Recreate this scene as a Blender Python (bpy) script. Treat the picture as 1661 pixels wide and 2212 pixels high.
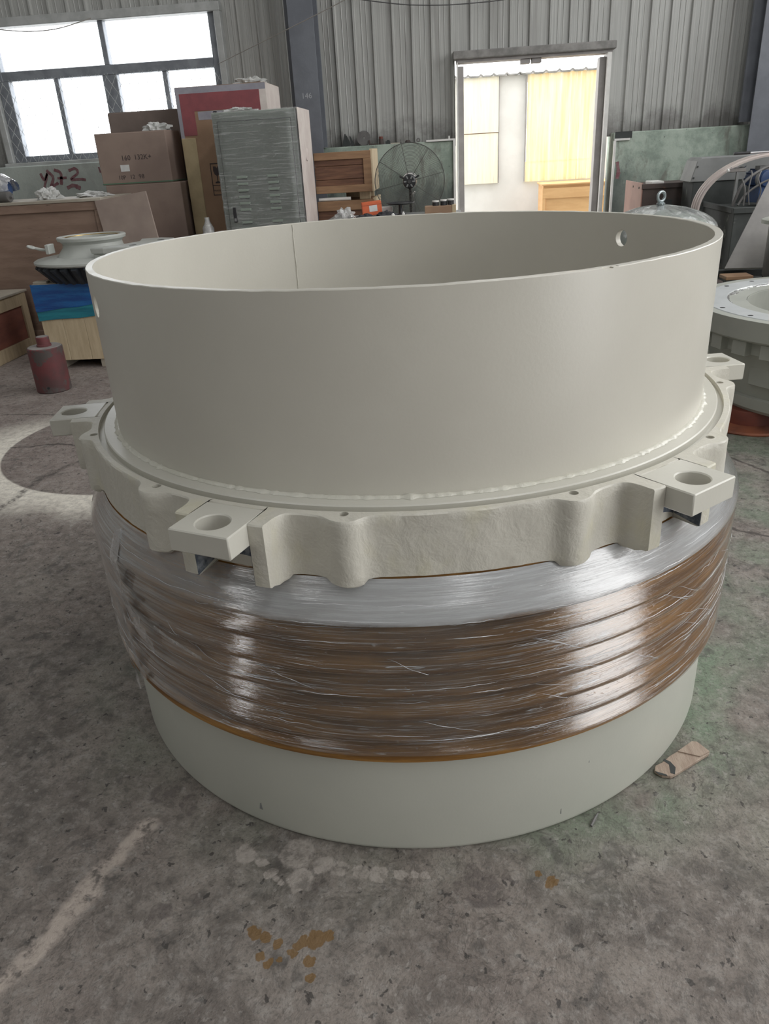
import bpy, bmesh, math, random
from mathutils import Vector, Matrix, noise
random.seed(7)
PI = math.pi
R_ = math.radians
scene = bpy.context.scene
COL = scene.collection
for o in list(bpy.data.objects):
    bpy.data.objects.remove(o)

# ------------------------------------------------------------------ camera
cam_d = bpy.data.cameras.new('camera')
cam = bpy.data.objects.new('camera', cam_d)
COL.objects.link(cam)
r = Vector((0.99584732, 0.07346500, -0.05376811))
u = Vector((0.01666138, 0.43355811, 0.90097157))
w = Vector((-0.08950148, 0.89812597, -0.43053365))
M = Matrix(((r.x, u.x, -w.x, 0.13093823), (r.y, u.y, -w.y, -2.14082120), (r.z, u.z, -w.z, 1.49218424), (0, 0, 0, 1)))
cam.matrix_world = M
cam_d.sensor_fit = 'HORIZONTAL'
cam_d.sensor_width = 36.0
cam_d.lens = 35.398
cam_d.clip_start = 0.02
scene.camera = cam

# ------------------------------------------------------------------ sky (even overcast)
world = bpy.data.worlds.new('overcast_sky')
scene.world = world
world.use_nodes = True
bgn = world.node_tree.nodes['Background']
bgn.inputs[0].default_value = (1.0, 1.0, 1.0, 1)
bgn.inputs[1].default_value = 4.3
vs = scene.view_settings
vs.view_transform = 'Standard'
vs.look = 'None'
vs.gamma = 1.0
vs.exposure = 0.28
vs.use_curve_mapping = False

HX0, HX1, HY0, HY1, HZ = -6.5, 5.5, -9.0, 7.25, 6.0     # the hall
DOOR_R = (-4.6, -1.9, 0.0, 4.4)       # roller door in the right wall: y0,y1,z0,z1
FILL_R = (-1.2, 5.6, 2.7, 5.5)        # unseen high opening added in the right wall for fill light
WIN_L = (-5.9, -5.1, 0.9, 3.6)        # tall window in the left wall
SKY1 = (2.0, 3.0, -7.5, 5.6)          # roof lights x0,x1,y0,y1
SKY2 = (-3.9, -3.4, -7.5, 5.6)


def portal(name, loc, rot, sx, sy):
    l = bpy.data.lights.new(name, 'AREA')
    l.shape = 'RECTANGLE'
    l.size, l.size_y = sx, sy
    l.cycles.is_portal = True
    o = bpy.data.objects.new(name, l)
    o.location, o.rotation_euler = loc, rot
    COL.objects.link(o)
    return o


portal('roof_light_portal', ((SKY1[0]+SKY1[1])/2, (SKY1[2]+SKY1[3])/2, HZ+.02), (0, 0, 0), SKY1[1]-SKY1[0], SKY1[3]-SKY1[2])
portal('roof_light_portal', ((SKY2[0]+SKY2[1])/2, (SKY2[2]+SKY2[3])/2, HZ+.02), (0, 0, 0), SKY2[1]-SKY2[0], SKY2[3]-SKY2[2])
portal('roller_door_portal', (HX1+.05, (DOOR_R[0]+DOOR_R[1])/2, (DOOR_R[2]+DOOR_R[3])/2), (0, PI/2, 0), DOOR_R[3]-DOOR_R[2], DOOR_R[1]-DOOR_R[0])
portal('fill_opening_portal', (HX1+.05, (FILL_R[0]+FILL_R[1])/2, (FILL_R[2]+FILL_R[3])/2), (0, PI/2, 0), FILL_R[3]-FILL_R[2], FILL_R[1]-FILL_R[0])
portal('side_window_portal', (HX0-.05, (WIN_L[0]+WIN_L[1])/2, (WIN_L[2]+WIN_L[3])/2), (0, -PI/2, 0), WIN_L[3]-WIN_L[2], WIN_L[1]-WIN_L[0])
portal('back_window_portal', (-3.57, 7.42, 2.28), (-PI/2, 0, 0), 2.6, 1.36)
portal('doorway_portal', (1.05, 7.5, 1.15), (-PI/2, 0, 0), 1.6, 2.3)
portal('yard_portal', (1.3, 9.1, 5.0), (0, 0, 0), 16.0, 3.6)


# ------------------------------------------------------------------ node helpers
class NT:
    def __init__(s, m):
        s.t = m.node_tree
        s.n = s.t.nodes
        s.l = s.t.links

    def node(s, typ, ins=None, **kw):
        nd = s.n.new(typ)
        for k, v in kw.items():
            setattr(nd, k, v)
        if ins:
            for k, v in ins.items():
                s.put(nd.inputs[k], v)
        return nd

    def put(s, sock, v):
        if hasattr(v, 'links') or isinstance(v, bpy.types.NodeSocket):
            s.l.new(v, sock)
        else:
            if sock.type == 'RGBA' and len(v) == 3:
                v = (*v, 1)
            sock.default_value = v

    def math(s, op, a, b=0.0, c=None, clamp=False):
        nd = s.node('ShaderNodeMath', operation=op, use_clamp=clamp)
        s.put(nd.inputs[0], a)
        s.put(nd.inputs[1], b)
        if c is not None:
            s.put(nd.inputs[2], c)
        return nd.outputs[0]

    def vmath(s, op, a, b=None, scale=None):
        nd = s.node('ShaderNodeVectorMath', operation=op)
        s.put(nd.inputs[0], a)
        if b is not None:
            s.put(nd.inputs[1], b)
        if scale is not None:
            s.put(nd.inputs[3], scale)
        return nd

    def coord(s, kind='Object'):
        return s.node('ShaderNodeTexCoord').outputs[kind]

    def mapping(s, v, scale=(1, 1, 1), loc=(0, 0, 0), rot=(0, 0, 0)):
        return s.node('ShaderNodeMapping', {0: v, 1: loc, 2: rot, 3: scale}).outputs[0]

    def noise(s, v, scale, detail=4.0, rough=.55, dist=0.0):
        return s.node('ShaderNodeTexNoise', {'Vector': v, 'Scale': scale, 'Detail': detail, 'Roughness': rough, 'Distortion': dist}).outputs[0]

    def ramp(s, f, stops, interp='LINEAR'):
        nd = s.node('ShaderNodeValToRGB')
        cr = nd.color_ramp
        cr.interpolation = interp
        while len(cr.elements) < len(stops):
            cr.elements.new(.5)
        for e, (p, c) in zip(cr.elements, stops):
            e.position = p
            e.color = (c, c, c, 1) if isinstance(c, (int, float)) else (*c, 1)
        s.put(nd.inputs[0], f)
        return nd.outputs[0]

    def step(s, f, a, b):
        return s.node('ShaderNodeMapRange', {0: f, 1: a, 2: b, 3: 0.0, 4: 1.0}, interpolation_type='SMOOTHSTEP').outputs[0]

    def mix(s, fac, a, b, blend='MIX'):
        nd = s.node('ShaderNodeMix', data_type='RGBA', blend_type=blend)
        s.put(nd.inputs[0], fac)
        s.put(nd.inputs[6], a)
        s.put(nd.inputs[7], b)
        return nd.outputs[2]

    def bump(s, h, strength=.3, dist=.01, normal=None):
        ins = {'Height': h, 'Strength': strength, 'Distance': dist}
        nd = s.node('ShaderNodeBump', ins)
        if normal is not None:
            s.l.new(normal, nd.inputs['Normal'])
        return nd.outputs[0]


def base_mat(name):
    m = bpy.data.materials.new(name)
    m.use_nodes = True
    t = NT(m)
    b = t.n['Principled BSDF']
    return m, t, b


def pmat(name, c1, c2=None, scale=6.0, stretch=(1, 1, 1), rough=.6, metal=0.0, bump=0.0, bscale=60.0, c3=None, spots=.62, sscale=20.0, coat=0.0, lo=.35, hi=.65, spec=.5, rvar=0.0):
    """Procedural paint/wood/metal: two tones by noise, optional dirt spots and bump."""
    m, t, b = base_mat(name)
    v = t.coord()
    vv = t.mapping(v, stretch)
    if c2 is None:
        c2 = tuple(x*.86 for x in c1)
    n1 = t.noise(vv, scale, 4, .6)
    col = t.mix(t.step(n1, lo, hi), c1, c2)
    if c3 is not None:
        n2 = t.noise(t.mapping(v, stretch, (3.1, 1.7, 4.2)), sscale, 5, .65)
        col = t.mix(t.step(n2, spots, spots+.08), col, c3)
    t.put(b.inputs['Base Color'], col)
    b.inputs['Metallic'].default_value = metal
    b.inputs['Coat Weight'].default_value = coat
    b.inputs['Specular IOR Level'].default_value = spec
    if rvar:
        t.put(b.inputs['Roughness'], t.math('ADD', rough-rvar/2, t.math('MULTIPLY', n1, rvar)))
    else:
        b.inputs['Roughness'].default_value = rough
    if bump:
        nb = t.noise(vv, bscale, 3, .6)
        t.put(b.inputs['Normal'], t.bump(nb, bump, .01))
    return m


# ------------------------------------------------------------------ mesh helpers
class MB:
    def __init__(s):
        s.v, s.f = [], []

    def add(s, vs_, fs):
        o = len(s.v)
        s.v += [tuple(p) for p in vs_]
        s.f += [tuple(i+o for i in f) for f in fs]
        return s

    def box(s, x0, x1, y0, y1, z0, z1, mat=None):
        c = [(x0, y0, z0), (x1, y0, z0), (x1, y1, z0), (x0, y1, z0), (x0, y0, z1), (x1, y0, z1), (x1, y1, z1), (x0, y1, z1)]
        if mat is not None:
            c = [mat @ Vector(p) for p in c]
        return s.add(c, [(0, 3, 2, 1), (4, 5, 6, 7), (0, 1, 5, 4), (1, 2, 6, 5), (2, 3, 7, 6), (3, 0, 4, 7)])

    def prism(s, poly, z0, z1, mat=None):
        """poly: list of (x, y), counter-clockwise, extruded in z"""
        n = len(poly)
        c = [Vector((p[0], p[1], z0)) for p in poly]+[Vector((p[0], p[1], z1)) for p in poly]
        if mat is not None:
            c = [mat @ p for p in c]
        return s.add(c, [tuple(range(n))[::-1], tuple(range(n, 2*n))]+[(i, (i+1) % n, (i+1) % n+n, i+n) for i in range(n)])

    def lathe(s, prof, n=48, c=(0, 0, 0), closed=False, mat=None, a0=0.0, a1=2*PI):
        """prof: list of (r, z); closed -> section closes on itself"""
        full = abs(a1-a0-2*PI) < 1e-6
        m = len(prof)
        k = n if full else n+1
        vs_ = []
        for i in range(k):
            a = a0+(a1-a0)*i/n
            for (rr, z) in prof:
                p = Vector((c[0]+rr*math.cos(a), c[1]+rr*math.sin(a), c[2]+z))
                vs_.append(mat @ p if mat is not None else p)
        fs = []
        for i in range(n):
            j = (i+1) % k
            for q in range(m if closed else m-1):
                q2 = (q+1) % m
                fs.append((i*m+q, j*m+q, j*m+q2, i*m+q2))
        return s.add(vs_, fs)

    def disc(s, rr, z0, z1, n=32, c=(0, 0), mat=None):
        return s.prism([(c[0]+rr*math.cos(2*PI*i/n), c[1]+rr*math.sin(2*PI*i/n)) for i in range(n)], z0, z1, mat)

    def tube(s, path, rad, n=8, caps=True):
        path = [Vector(p) for p in path]
        m = len(path)
        vs_ = []
        up = Vector((0, 0, 1))
        pn = None
        for i, p in enumerate(path):
            d = (path[min(i+1, m-1)]-path[max(i-1, 0)]).normalized()
            if pn is None:
                a = up if abs(d.dot(up)) < .95 else Vector((1, 0, 0))
                pn = (a-d*a.dot(d)).normalized()
            else:
                pn = (pn-d*pn.dot(d)).normalized()
            b = d.cross(pn)
            rr = rad[i] if isinstance(rad, (list, tuple)) else rad
            for k in range(n):
                an = 2*PI*k/n
                vs_.append(p+(pn*math.cos(an)+b*math.sin(an))*rr)
        fs = [(i*n+k, i*n+(k+1) % n, (i+1)*n+(k+1) % n, (i+1)*n+k) for i in range(m-1) for k in range(n)]
        if caps:
            fs += [tuple(range(n))[::-1], tuple(range((m-1)*n, m*n))]
        return s.add(vs_, fs)

    def torus(s, R, rad, n=48, k=8, c=(0, 0, 0), mat=None, rz=None):
        prof = [(R+rad*math.cos(2*PI*q/k), (rz or rad)*math.sin(2*PI*q/k)) for q in range(k)]
        return s.lathe(prof, n, c, True, mat)

    def build(s, name, mat=None, parent=None, smooth=None, bevel=0.0, loc=None, seg=1):
        me = bpy.data.meshes.new(name)
        me.from_pydata(s.v, [], s.f)
        me.validate()
        bm = bmesh.new()
        bm.from_mesh(me)
        bmesh.ops.recalc_face_normals(bm, faces=bm.faces)
        bm.to_mesh(me)
        bm.free()
        return link(name, me, mat, parent, smooth, bevel, loc, seg)


def link(name, me, mat=None, parent=None, smooth=None, bevel=0.0, loc=None, seg=1):
    o = bpy.data.objects.new(name, me)
    COL.objects.link(o)
    if mat is not None:
        me.materials.clear()
        me.materials.append(mat)
    if smooth is not None:
        me.polygons.foreach_set('use_smooth', [True]*len(me.polygons))
        me.set_sharp_from_angle(angle=R_(smooth))
    if bevel:
        b = o.modifiers.new('bevel', 'BEVEL')
        b.width = bevel
        b.segments = seg
        b.limit_method = 'ANGLE'
        b.angle_limit = R_(40)
    if parent is not None:
        o.parent = parent
    if loc is not None:
        o.location = loc
    return o


def tag(o, label=None, cat=None, group=None, kind=None):
    if label:
        o['label'] = label
    if cat:
        o['category'] = cat
    if group:
        o['group'] = group
    if kind:
        o['kind'] = kind
    return o


def thing(name, label, cat, loc=(0, 0, 0), rz=0.0, group=None, kind=None):
    o = bpy.data.objects.new(name, None)
    o.empty_display_size = .1
    COL.objects.link(o)
    o.location = loc
    o.rotation_euler = (0, 0, rz)
    return tag(o, label, cat, group, kind)


def share(src, name, parent, loc=None, mat4=None):
    c = src.copy()
    COL.objects.link(c)
    c.parent = parent
    if loc is not None:
        c.location = loc
    if mat4 is not None:
        c.matrix_local = mat4
    return c


def cut(obj, cutters):
    """difference of solid cutters, applied; cutters are removed afterwards"""
    for c in cutters:
        md = obj.modifiers.new('cut', 'BOOLEAN')
        md.operation = 'DIFFERENCE'
        md.solver = 'EXACT'
        md.object = c
    bpy.context.view_layer.update()
    dg = bpy.context.evaluated_depsgraph_get()
    me = bpy.data.meshes.new_from_object(obj.evaluated_get(dg))
    obj.modifiers.clear()
    old = obj.data
    obj.data = me
    bpy.data.meshes.remove(old)
    for c in cutters:
        bpy.data.objects.remove(c)
    return obj


def smooth(o, ang=35):
    me = o.data
    me.polygons.foreach_set('use_smooth', [True]*len(me.polygons))
    me.set_sharp_from_angle(angle=R_(ang))


def text(body, size, mat, parent, loc, rot, name='lettering', ex=.0006, align='LEFT'):
    cu = bpy.data.curves.new('tmp_text', 'FONT')
    cu.body = body
    cu.size = size
    cu.extrude = ex
    cu.align_x = align
    cu.resolution_u = 2
    t = bpy.data.objects.new('tmp_text', cu)
    COL.objects.link(t)
    bpy.context.view_layer.update()
    dg = bpy.context.evaluated_depsgraph_get()
    me = bpy.data.meshes.new_from_object(t.evaluated_get(dg))
    bpy.data.objects.remove(t)
    o = link(name, me, mat, parent)
    o.location = loc
    o.rotation_euler = rot
    return o


def crumple(sx, sy, sz, seed, amp=.35, n=40, freq=3.0, flat=True):
    """crumpled lump of sheet, base on z=0"""
    b = MB()
    vs_ = []
    m = n//2
    for i in range(m+1):
        th = PI*i/m
        for k in range(n):
            ph = 2*PI*k/n
            d = Vector((math.sin(th)*math.cos(ph), math.sin(th)*math.sin(ph), math.cos(th)))
            q = 1+amp*(noise.noise(d*freq+Vector((seed, 0, 0)))+.7*abs(noise.noise(d*freq*2.3+Vector((0, seed, 0))))+.35*abs(noise.noise(d*freq*5+Vector((0, 0, seed)))))
            p = Vector((d.x*sx*q, d.y*sy*q, d.z*sz*q))
            if flat:
                p.z = max(p.z, 0.0) if p.z > 0 else p.z*.02
            vs_.append(p)
    fs = [(i*n+k, i*n+(k+1) % n, (i+1)*n+(k+1) % n, (i+1)*n+k) for i in range(m) for k in range(n)]
    zmin = min(p.z for p in vs_)
    return b.add([(p.x, p.y, p.z-zmin) for p in vs_], fs)


def sheet_film(w_, h_, nx, ny, seed, amp, fn=None):
    """rumpled sheet in local xy; fn(p)->p to place it"""
    vs_ = []
    for j in range(ny+1):
        for i in range(nx+1):
            x, y = w_*(i/nx-.5), h_*(j/ny-.5)
            z = amp*(noise.noise(Vector((x*9, y*9, seed)))+.6*abs(noise.noise(Vector((x*24, y*24, seed+5)))))
            ex = 1+.12*noise.noise(Vector((y*8, seed, 1)))
            p = Vector((x*ex, y*(1+.1*noise.noise(Vector((x*8, seed, 2)))), z))
            vs_.append(fn(p) if fn else p)
    fs = [(j*(nx+1)+i, j*(nx+1)+i+1, (j+1)*(nx+1)+i+1, (j+1)*(nx+1)+i) for j in range(ny) for i in range(nx)]
    return MB().add(vs_, fs)


def bez(pts, n=24):
    """Catmull-Rom through the points"""
    P_ = [Vector(p) for p in pts]
    P_ = [P_[0]*2-P_[1]]+P_+[P_[-1]*2-P_[-2]]
    out = []
    for i in range(1, len(P_)-2):
        for k in range(n):
            t = k/n
            a, b, c, d = P_[i-1:i+3]
            out.append(.5*((2*b)+(c-a)*t+(2*a-5*b+4*c-d)*t*t+(3*b-a-3*c+d)*t**3))
    out.append(P_[-2])
    return out


# ------------------------------------------------------------------ materials
def cream_paint(name, c1, c2, rough=.38, bump=.05, bscale=90, dents=0.0, yellow=None):
    m, t, b = base_mat(name)
    v = t.coord()
    n1 = t.noise(v, 3.0, 5, .6)
    col = t.mix(t.step(n1, .3, .7), c1, c2)
    if yellow:
        n2 = t.noise(t.mapping(v, (1, 1, .6), (4, 2, 1)), 7.0, 4, .6)
        col = t.mix(t.math('MULTIPLY', t.step(n2, .52, .72), .7), col, yellow)
    t.put(b.inputs['Base Color'], col)
    t.put(b.inputs['Roughness'], t.math('ADD', rough-.06, t.math('MULTIPLY', t.noise(v, 9.0, 4), .12)))
    nb = t.noise(v, bscale, 2, .55)
    nrm = t.bump(nb, bump, .004)
    if dents:
        n3 = t.noise(v, 17.0, 4, .62, .4)
        n3 = t.math('ADD', n3, t.math('MULTIPLY', t.noise(v, 70.0, 3, .6), .22))
        nrm = t.bump(n3, dents, .02)
    t.put(b.inputs['Normal'], nrm)
    return m


M_drum = cream_paint('cream_paint_smooth', (.61, .588, .52), (.58, .558, .492), .33, .05, 120)
M_ringp = cream_paint('cream_paint_machined', (.62, .605, .54), (.58, .565, .50), .30, .05, 120)
M_cast = cream_paint('cream_paint_on_casting', (.61, .588, .515), (.57, .548, .48), .45, .07, 110, .26, (.60, .57, .42))
M_base = cream_paint('pale_grey_cream_paint', (.56, .565, .50), (.53, .535, .475), .45, .05, 140)
M_weld = cream_paint('cream_paint_on_weld', (.66, .645, .57), (.60, .585, .50), .3, .3, 160)
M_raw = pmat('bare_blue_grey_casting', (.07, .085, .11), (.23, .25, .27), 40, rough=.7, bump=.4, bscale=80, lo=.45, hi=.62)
M_dark = pmat('dark_hole_metal', (.02, .02, .02), rough=.6)


def thread_mat():
    m, t, b = base_mat('greased_bronze_thread')
    uv = t.coord('UV')
    n1 = t.noise(t.mapping(uv, (1.2, 14, 1)), 3.0, 6, .65)
    n2 = t.noise(t.mapping(uv, (2.0, 60, 1)), 4.0, 5, .6)
    col = t.mix(t.step(n1, .35, .7), (.19, .085, .017), (.42, .215, .05))
    col = t.mix(t.math('MULTIPLY', t.step(n2, .55, .75), .5), col, (.10, .06, .03))
    t.put(b.inputs['Base Color'], col)
    b.inputs['Roughness'].default_value = .42
    b.inputs['Metallic'].default_value = .15
    b.inputs['Coat Weight'].default_value = .35
    b.inputs['Coat Roughness'].default_value = .12
    t.put(b.inputs['Normal'], t.bump(n2, .15, .004))
    return m


def drum_film_mat():
    """stretch film: clear with fine stretched wrinkles, milky where layers double and where paint mist fell on it"""
    m, t, b = base_mat('stretch_film_on_drum')
    uv = t.coord('UV')                      # u metres round, v height in metres
    sep = t.node('ShaderNodeSeparateXYZ', {0: uv})
    U, V = sep.outputs[0], sep.outputs[1]
    big = t.noise(t.mapping(uv, (2.2, 9, 1)), 2.0, 5, .6)
    # slanting streaks of stretched film
    st1 = t.noise(t.mapping(uv, (1.1, 60, 1), (0, 0, 0), (0, 0, R_(2.2))), 3.0, 6, .6, .3)
    st2 = t.noise(t.mapping(uv, (2.0, 110, 1), (5, 3, 0), (0, 0, R_(-4.5))), 2.2, 4, .55, .2)
    fine = t.math('MULTIPLY', t.step(st1, .54, .74), .09)
    fine2 = t.math('MULTIPLY', t.step(st2, .59, .66), .18)
    patch = t.math('MULTIPLY', t.step(t.noise(t.mapping(uv, (9, 16, 1)), 3.0, 6, .7),   .62, .72), .22)
    st3 = t.noise(t.mapping(uv, (2.2, 46, 1), (2, 7, 0), (0, 0, R_(-19))), 2.0, 3, .5, .15)
    diag = t.math('MULTIPLY', t.math('MULTIPLY', t.step(st3, .655, .675), t.math('SUBTRACT', 1.0, t.step(st3, .675, .70))), .55)
    hl = t.math('ABSOLUTE', t.math('SUBTRACT', t.noise(t.mapping(uv, (.9, 75, 1), (9, 1, 0), (0, 0, R_(.8))), 2.0, 3, .5), .5))
    line = t.math('MULTIPLY', t.math('SUBTRACT', 1.0, t.step(hl, .004, .014)), .30)
    scr = t.math('MULTIPLY', t.step(t.noise(t.mapping(uv, (26, 60, 1), (1, 2, 0), (0, 0, R_(30))), 3.0, 4, .7), .665, .70), .40)
    patch = t.math('ADD', patch, t.math('ADD', t.math('ADD', diag, line), scr))  # diagonal and level lines paint wrinkle glints as milky streaks
    fac = t.math('ADD', t.math('ADD', fine, fine2), patch)
    fac = t.math('MULTIPLY', fac, t.math('ADD', .45, t.math('MULTIPLY', big, 1.0)))
    # paint mist on the upper shoulder
    vj = t.math('ADD', V, t.math('MULTIPLY', t.math('SUBTRACT', big, .5), .05))
    mist = t.math('MULTIPLY', t.step(vj, .640, .668), .66)
    speck = t.noise(t.mapping(uv, (1.5, 30, 1)), 5.0, 6, .7)
    mist = t.math('MULTIPLY', mist, t.math('ADD', .92, t.math('MULTIPLY', t.step(speck, .42, .66), .22)))
    mist = t.math('MULTIPLY', mist, t.math('ADD', .35, t.math('MULTIPLY', t.step(t.math('ADD', U, t.math('MULTIPLY', t.math('SUBTRACT', big, .5), .8)), .85, 1.35), .65)))
    # doubled layers at the loose end of the film (left of the drum)
    dbl = t.math('SUBTRACT', 1.0, t.step(U, .55, 1.2))
    dbl = t.math('MULTIPLY', dbl, t.math('ADD', .10, t.math('MULTIPLY', t.step(st1, .36, .66), .46)))
    fac = t.math('MAXIMUM', t.math('MAXIMUM', t.math('ADD', .03, fac), mist), dbl)
    fac = t.math('MINIMUM', fac, .92)
    t.put(b.inputs['Base Color'], (.60, .62, .63))
    b.inputs['Roughness'].default_value = .5
    wr = t.math('ADD', t.math('MULTIPLY', st1, .7), t.math('MULTIPLY', st2, .6))
    wr = t.math('ADD', wr, t.math('MULTIPLY', t.noise(t.mapping(uv, (10, 22, 1)), 4.0, 5, .6), .35))
    spk = t.step(t.noise(t.mapping(uv, (22, 70, 1)), 3.0, 3, .6), .60, .70)
    wr2 = t.math('ADD', wr, t.math('ADD', t.math('MULTIPLY', spk, .5), t.math('MULTIPLY', t.math('ADD', diag, line), .8)))
    nrm = t.bump(wr2, .13, .006)
    t.put(b.inputs['Normal'], t.bump(wr, .2, .006))
    gl = t.node('ShaderNodeBsdfGlossy', {'Color': (1, 1, 1, 1), 'Roughness': .07, 'Normal': nrm})
    tr = t.node('ShaderNodeBsdfTransparent', {0: (.97, .965, .95, 1)})
    fr = t.node('ShaderNodeFresnel', {'IOR': 1.5, 'Normal': nrm})
    mx = t.node('ShaderNodeMixShader', {0: fac, 1: tr.outputs[0], 2: b.outputs[0]})
    mx2 = t.node('ShaderNodeMixShader', {0: t.math('MINIMUM', t.math('MULTIPLY', fr.outputs[0], 2.4), .85), 1: mx.outputs[0], 2: gl.outputs[0]})
    t.l.new(mx2.outputs[0], t.n['Material Output'].inputs[0])
    return m


def film_mat(name, op=.22, tint=(.8, .8, .8), streak=.5, rot=(0, 0, 0), sc=(1, 1, 40), scale=2.0, rough=.12, gain=1.6, bmp=.6):
    m, t, b = base_mat(name)
    v = t.coord()
    st = t.noise(t.mapping(v, sc, (0, 0, 0), rot), scale, 6, .6, .3)
    fac = t.math('ADD', op, t.math('MULTIPLY', t.step(st, .5, .66), streak), clamp=True)
    t.put(b.inputs['Base Color'], tint)
    b.inputs['Roughness'].default_value = .5
    nrm = t.bump(t.math('ADD', st, t.math('ADD', t.math('MULTIPLY', t.noise(v, 30.0, 4, .6), .5), t.math('MULTIPLY', t.step(t.noise(v, 45.0, 3, .6), .58, .70), .35))), bmp, .01)
    gl = t.node('ShaderNodeBsdfGlossy', {'Color': (1, 1, 1, 1), 'Roughness': rough, 'Normal': nrm})
    tr = t.node('ShaderNodeBsdfTransparent', {0: (.97, .97, .97, 1)})
    fr = t.node('ShaderNodeFresnel', {'IOR': 1.5, 'Normal': nrm})
    mx = t.node('ShaderNodeMixShader', {0: fac, 1: tr.outputs[0], 2: b.outputs[0]})
    mx2 = t.node('ShaderNodeMixShader', {0: t.math('MINIMUM', t.math('MULTIPLY', fr.outputs[0], gain), .9), 1: mx.outputs[0], 2: gl.outputs[0]})
    t.l.new(mx2.outputs[0], t.n['Material Output'].inputs[0])
    return m


M_glint = pmat('film_wrinkle_glint', (.74, .75, .76), (.60, .61, .62), 30, rough=.14, coat=.6)
M_thread = thread_mat()
M_dfilm = drum_film_mat()
M_flap = film_mat('loose_film_flap', .40, (.62, .60, .59), .35, sc=(1, 1, 1), scale=25)
M_film = film_mat('clear_wrap_film', .07, (.8, .8, .8), .20, rot=(0, R_(14), 0), sc=(1.5, 1, 26), scale=3, rough=.10, gain=2.4, bmp=1.0)
M_lump = film_mat('crumpled_clear_film', .45, (.75, .75, .73), .3, sc=(1, 1, 1), scale=22)
M_sheet = pmat('dusty_translucent_sheet', (.62, .62, .60), (.45, .45, .43), 14, rough=.5, bump=.2)


# ---- floor
def seg_group():
    g = bpy.data.node_groups.new('distance_to_segment', 'ShaderNodeTree')
    for nm in ('P', 'A', 'B'):
        g.interface.new_socket(nm, in_out='INPUT', socket_type='NodeSocketVector')
    g.interface.new_socket('D', in_out='OUTPUT', socket_type='NodeSocketFloat')
    n, l = g.nodes, g.links
    gi, go = n.new('NodeGroupInput'), n.new('NodeGroupOutput')

    def vm(op, a, b=None, sc=None):
        q = n.new('ShaderNodeVectorMath')
        q.operation = op
        l.new(a, q.inputs[0])
        if b is not None:
            l.new(b, q.inputs[1])
        if sc is not None:
            l.new(sc, q.inputs[3])
        return q
    pa = vm('SUBTRACT', gi.outputs[0], gi.outputs[1]).outputs[0]
    ba = vm('SUBTRACT', gi.outputs[2], gi.outputs[1]).outputs[0]
    d1 = vm('DOT_PRODUCT', pa, ba).outputs['Value']
    d2 = vm('DOT_PRODUCT', ba, ba).outputs['Value']
    q = n.new('ShaderNodeMath')
    q.operation = 'DIVIDE'
    q.use_clamp = True
    l.new(d1, q.inputs[0])
    l.new(d2, q.inputs[1])
    pr = vm('SCALE', ba, sc=q.outputs[0]).outputs[0]
    ln = vm('DISTANCE', pa, pr).outputs['Value']
    l.new(ln, go.inputs[0])
    return g


SEG = seg_group()


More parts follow.
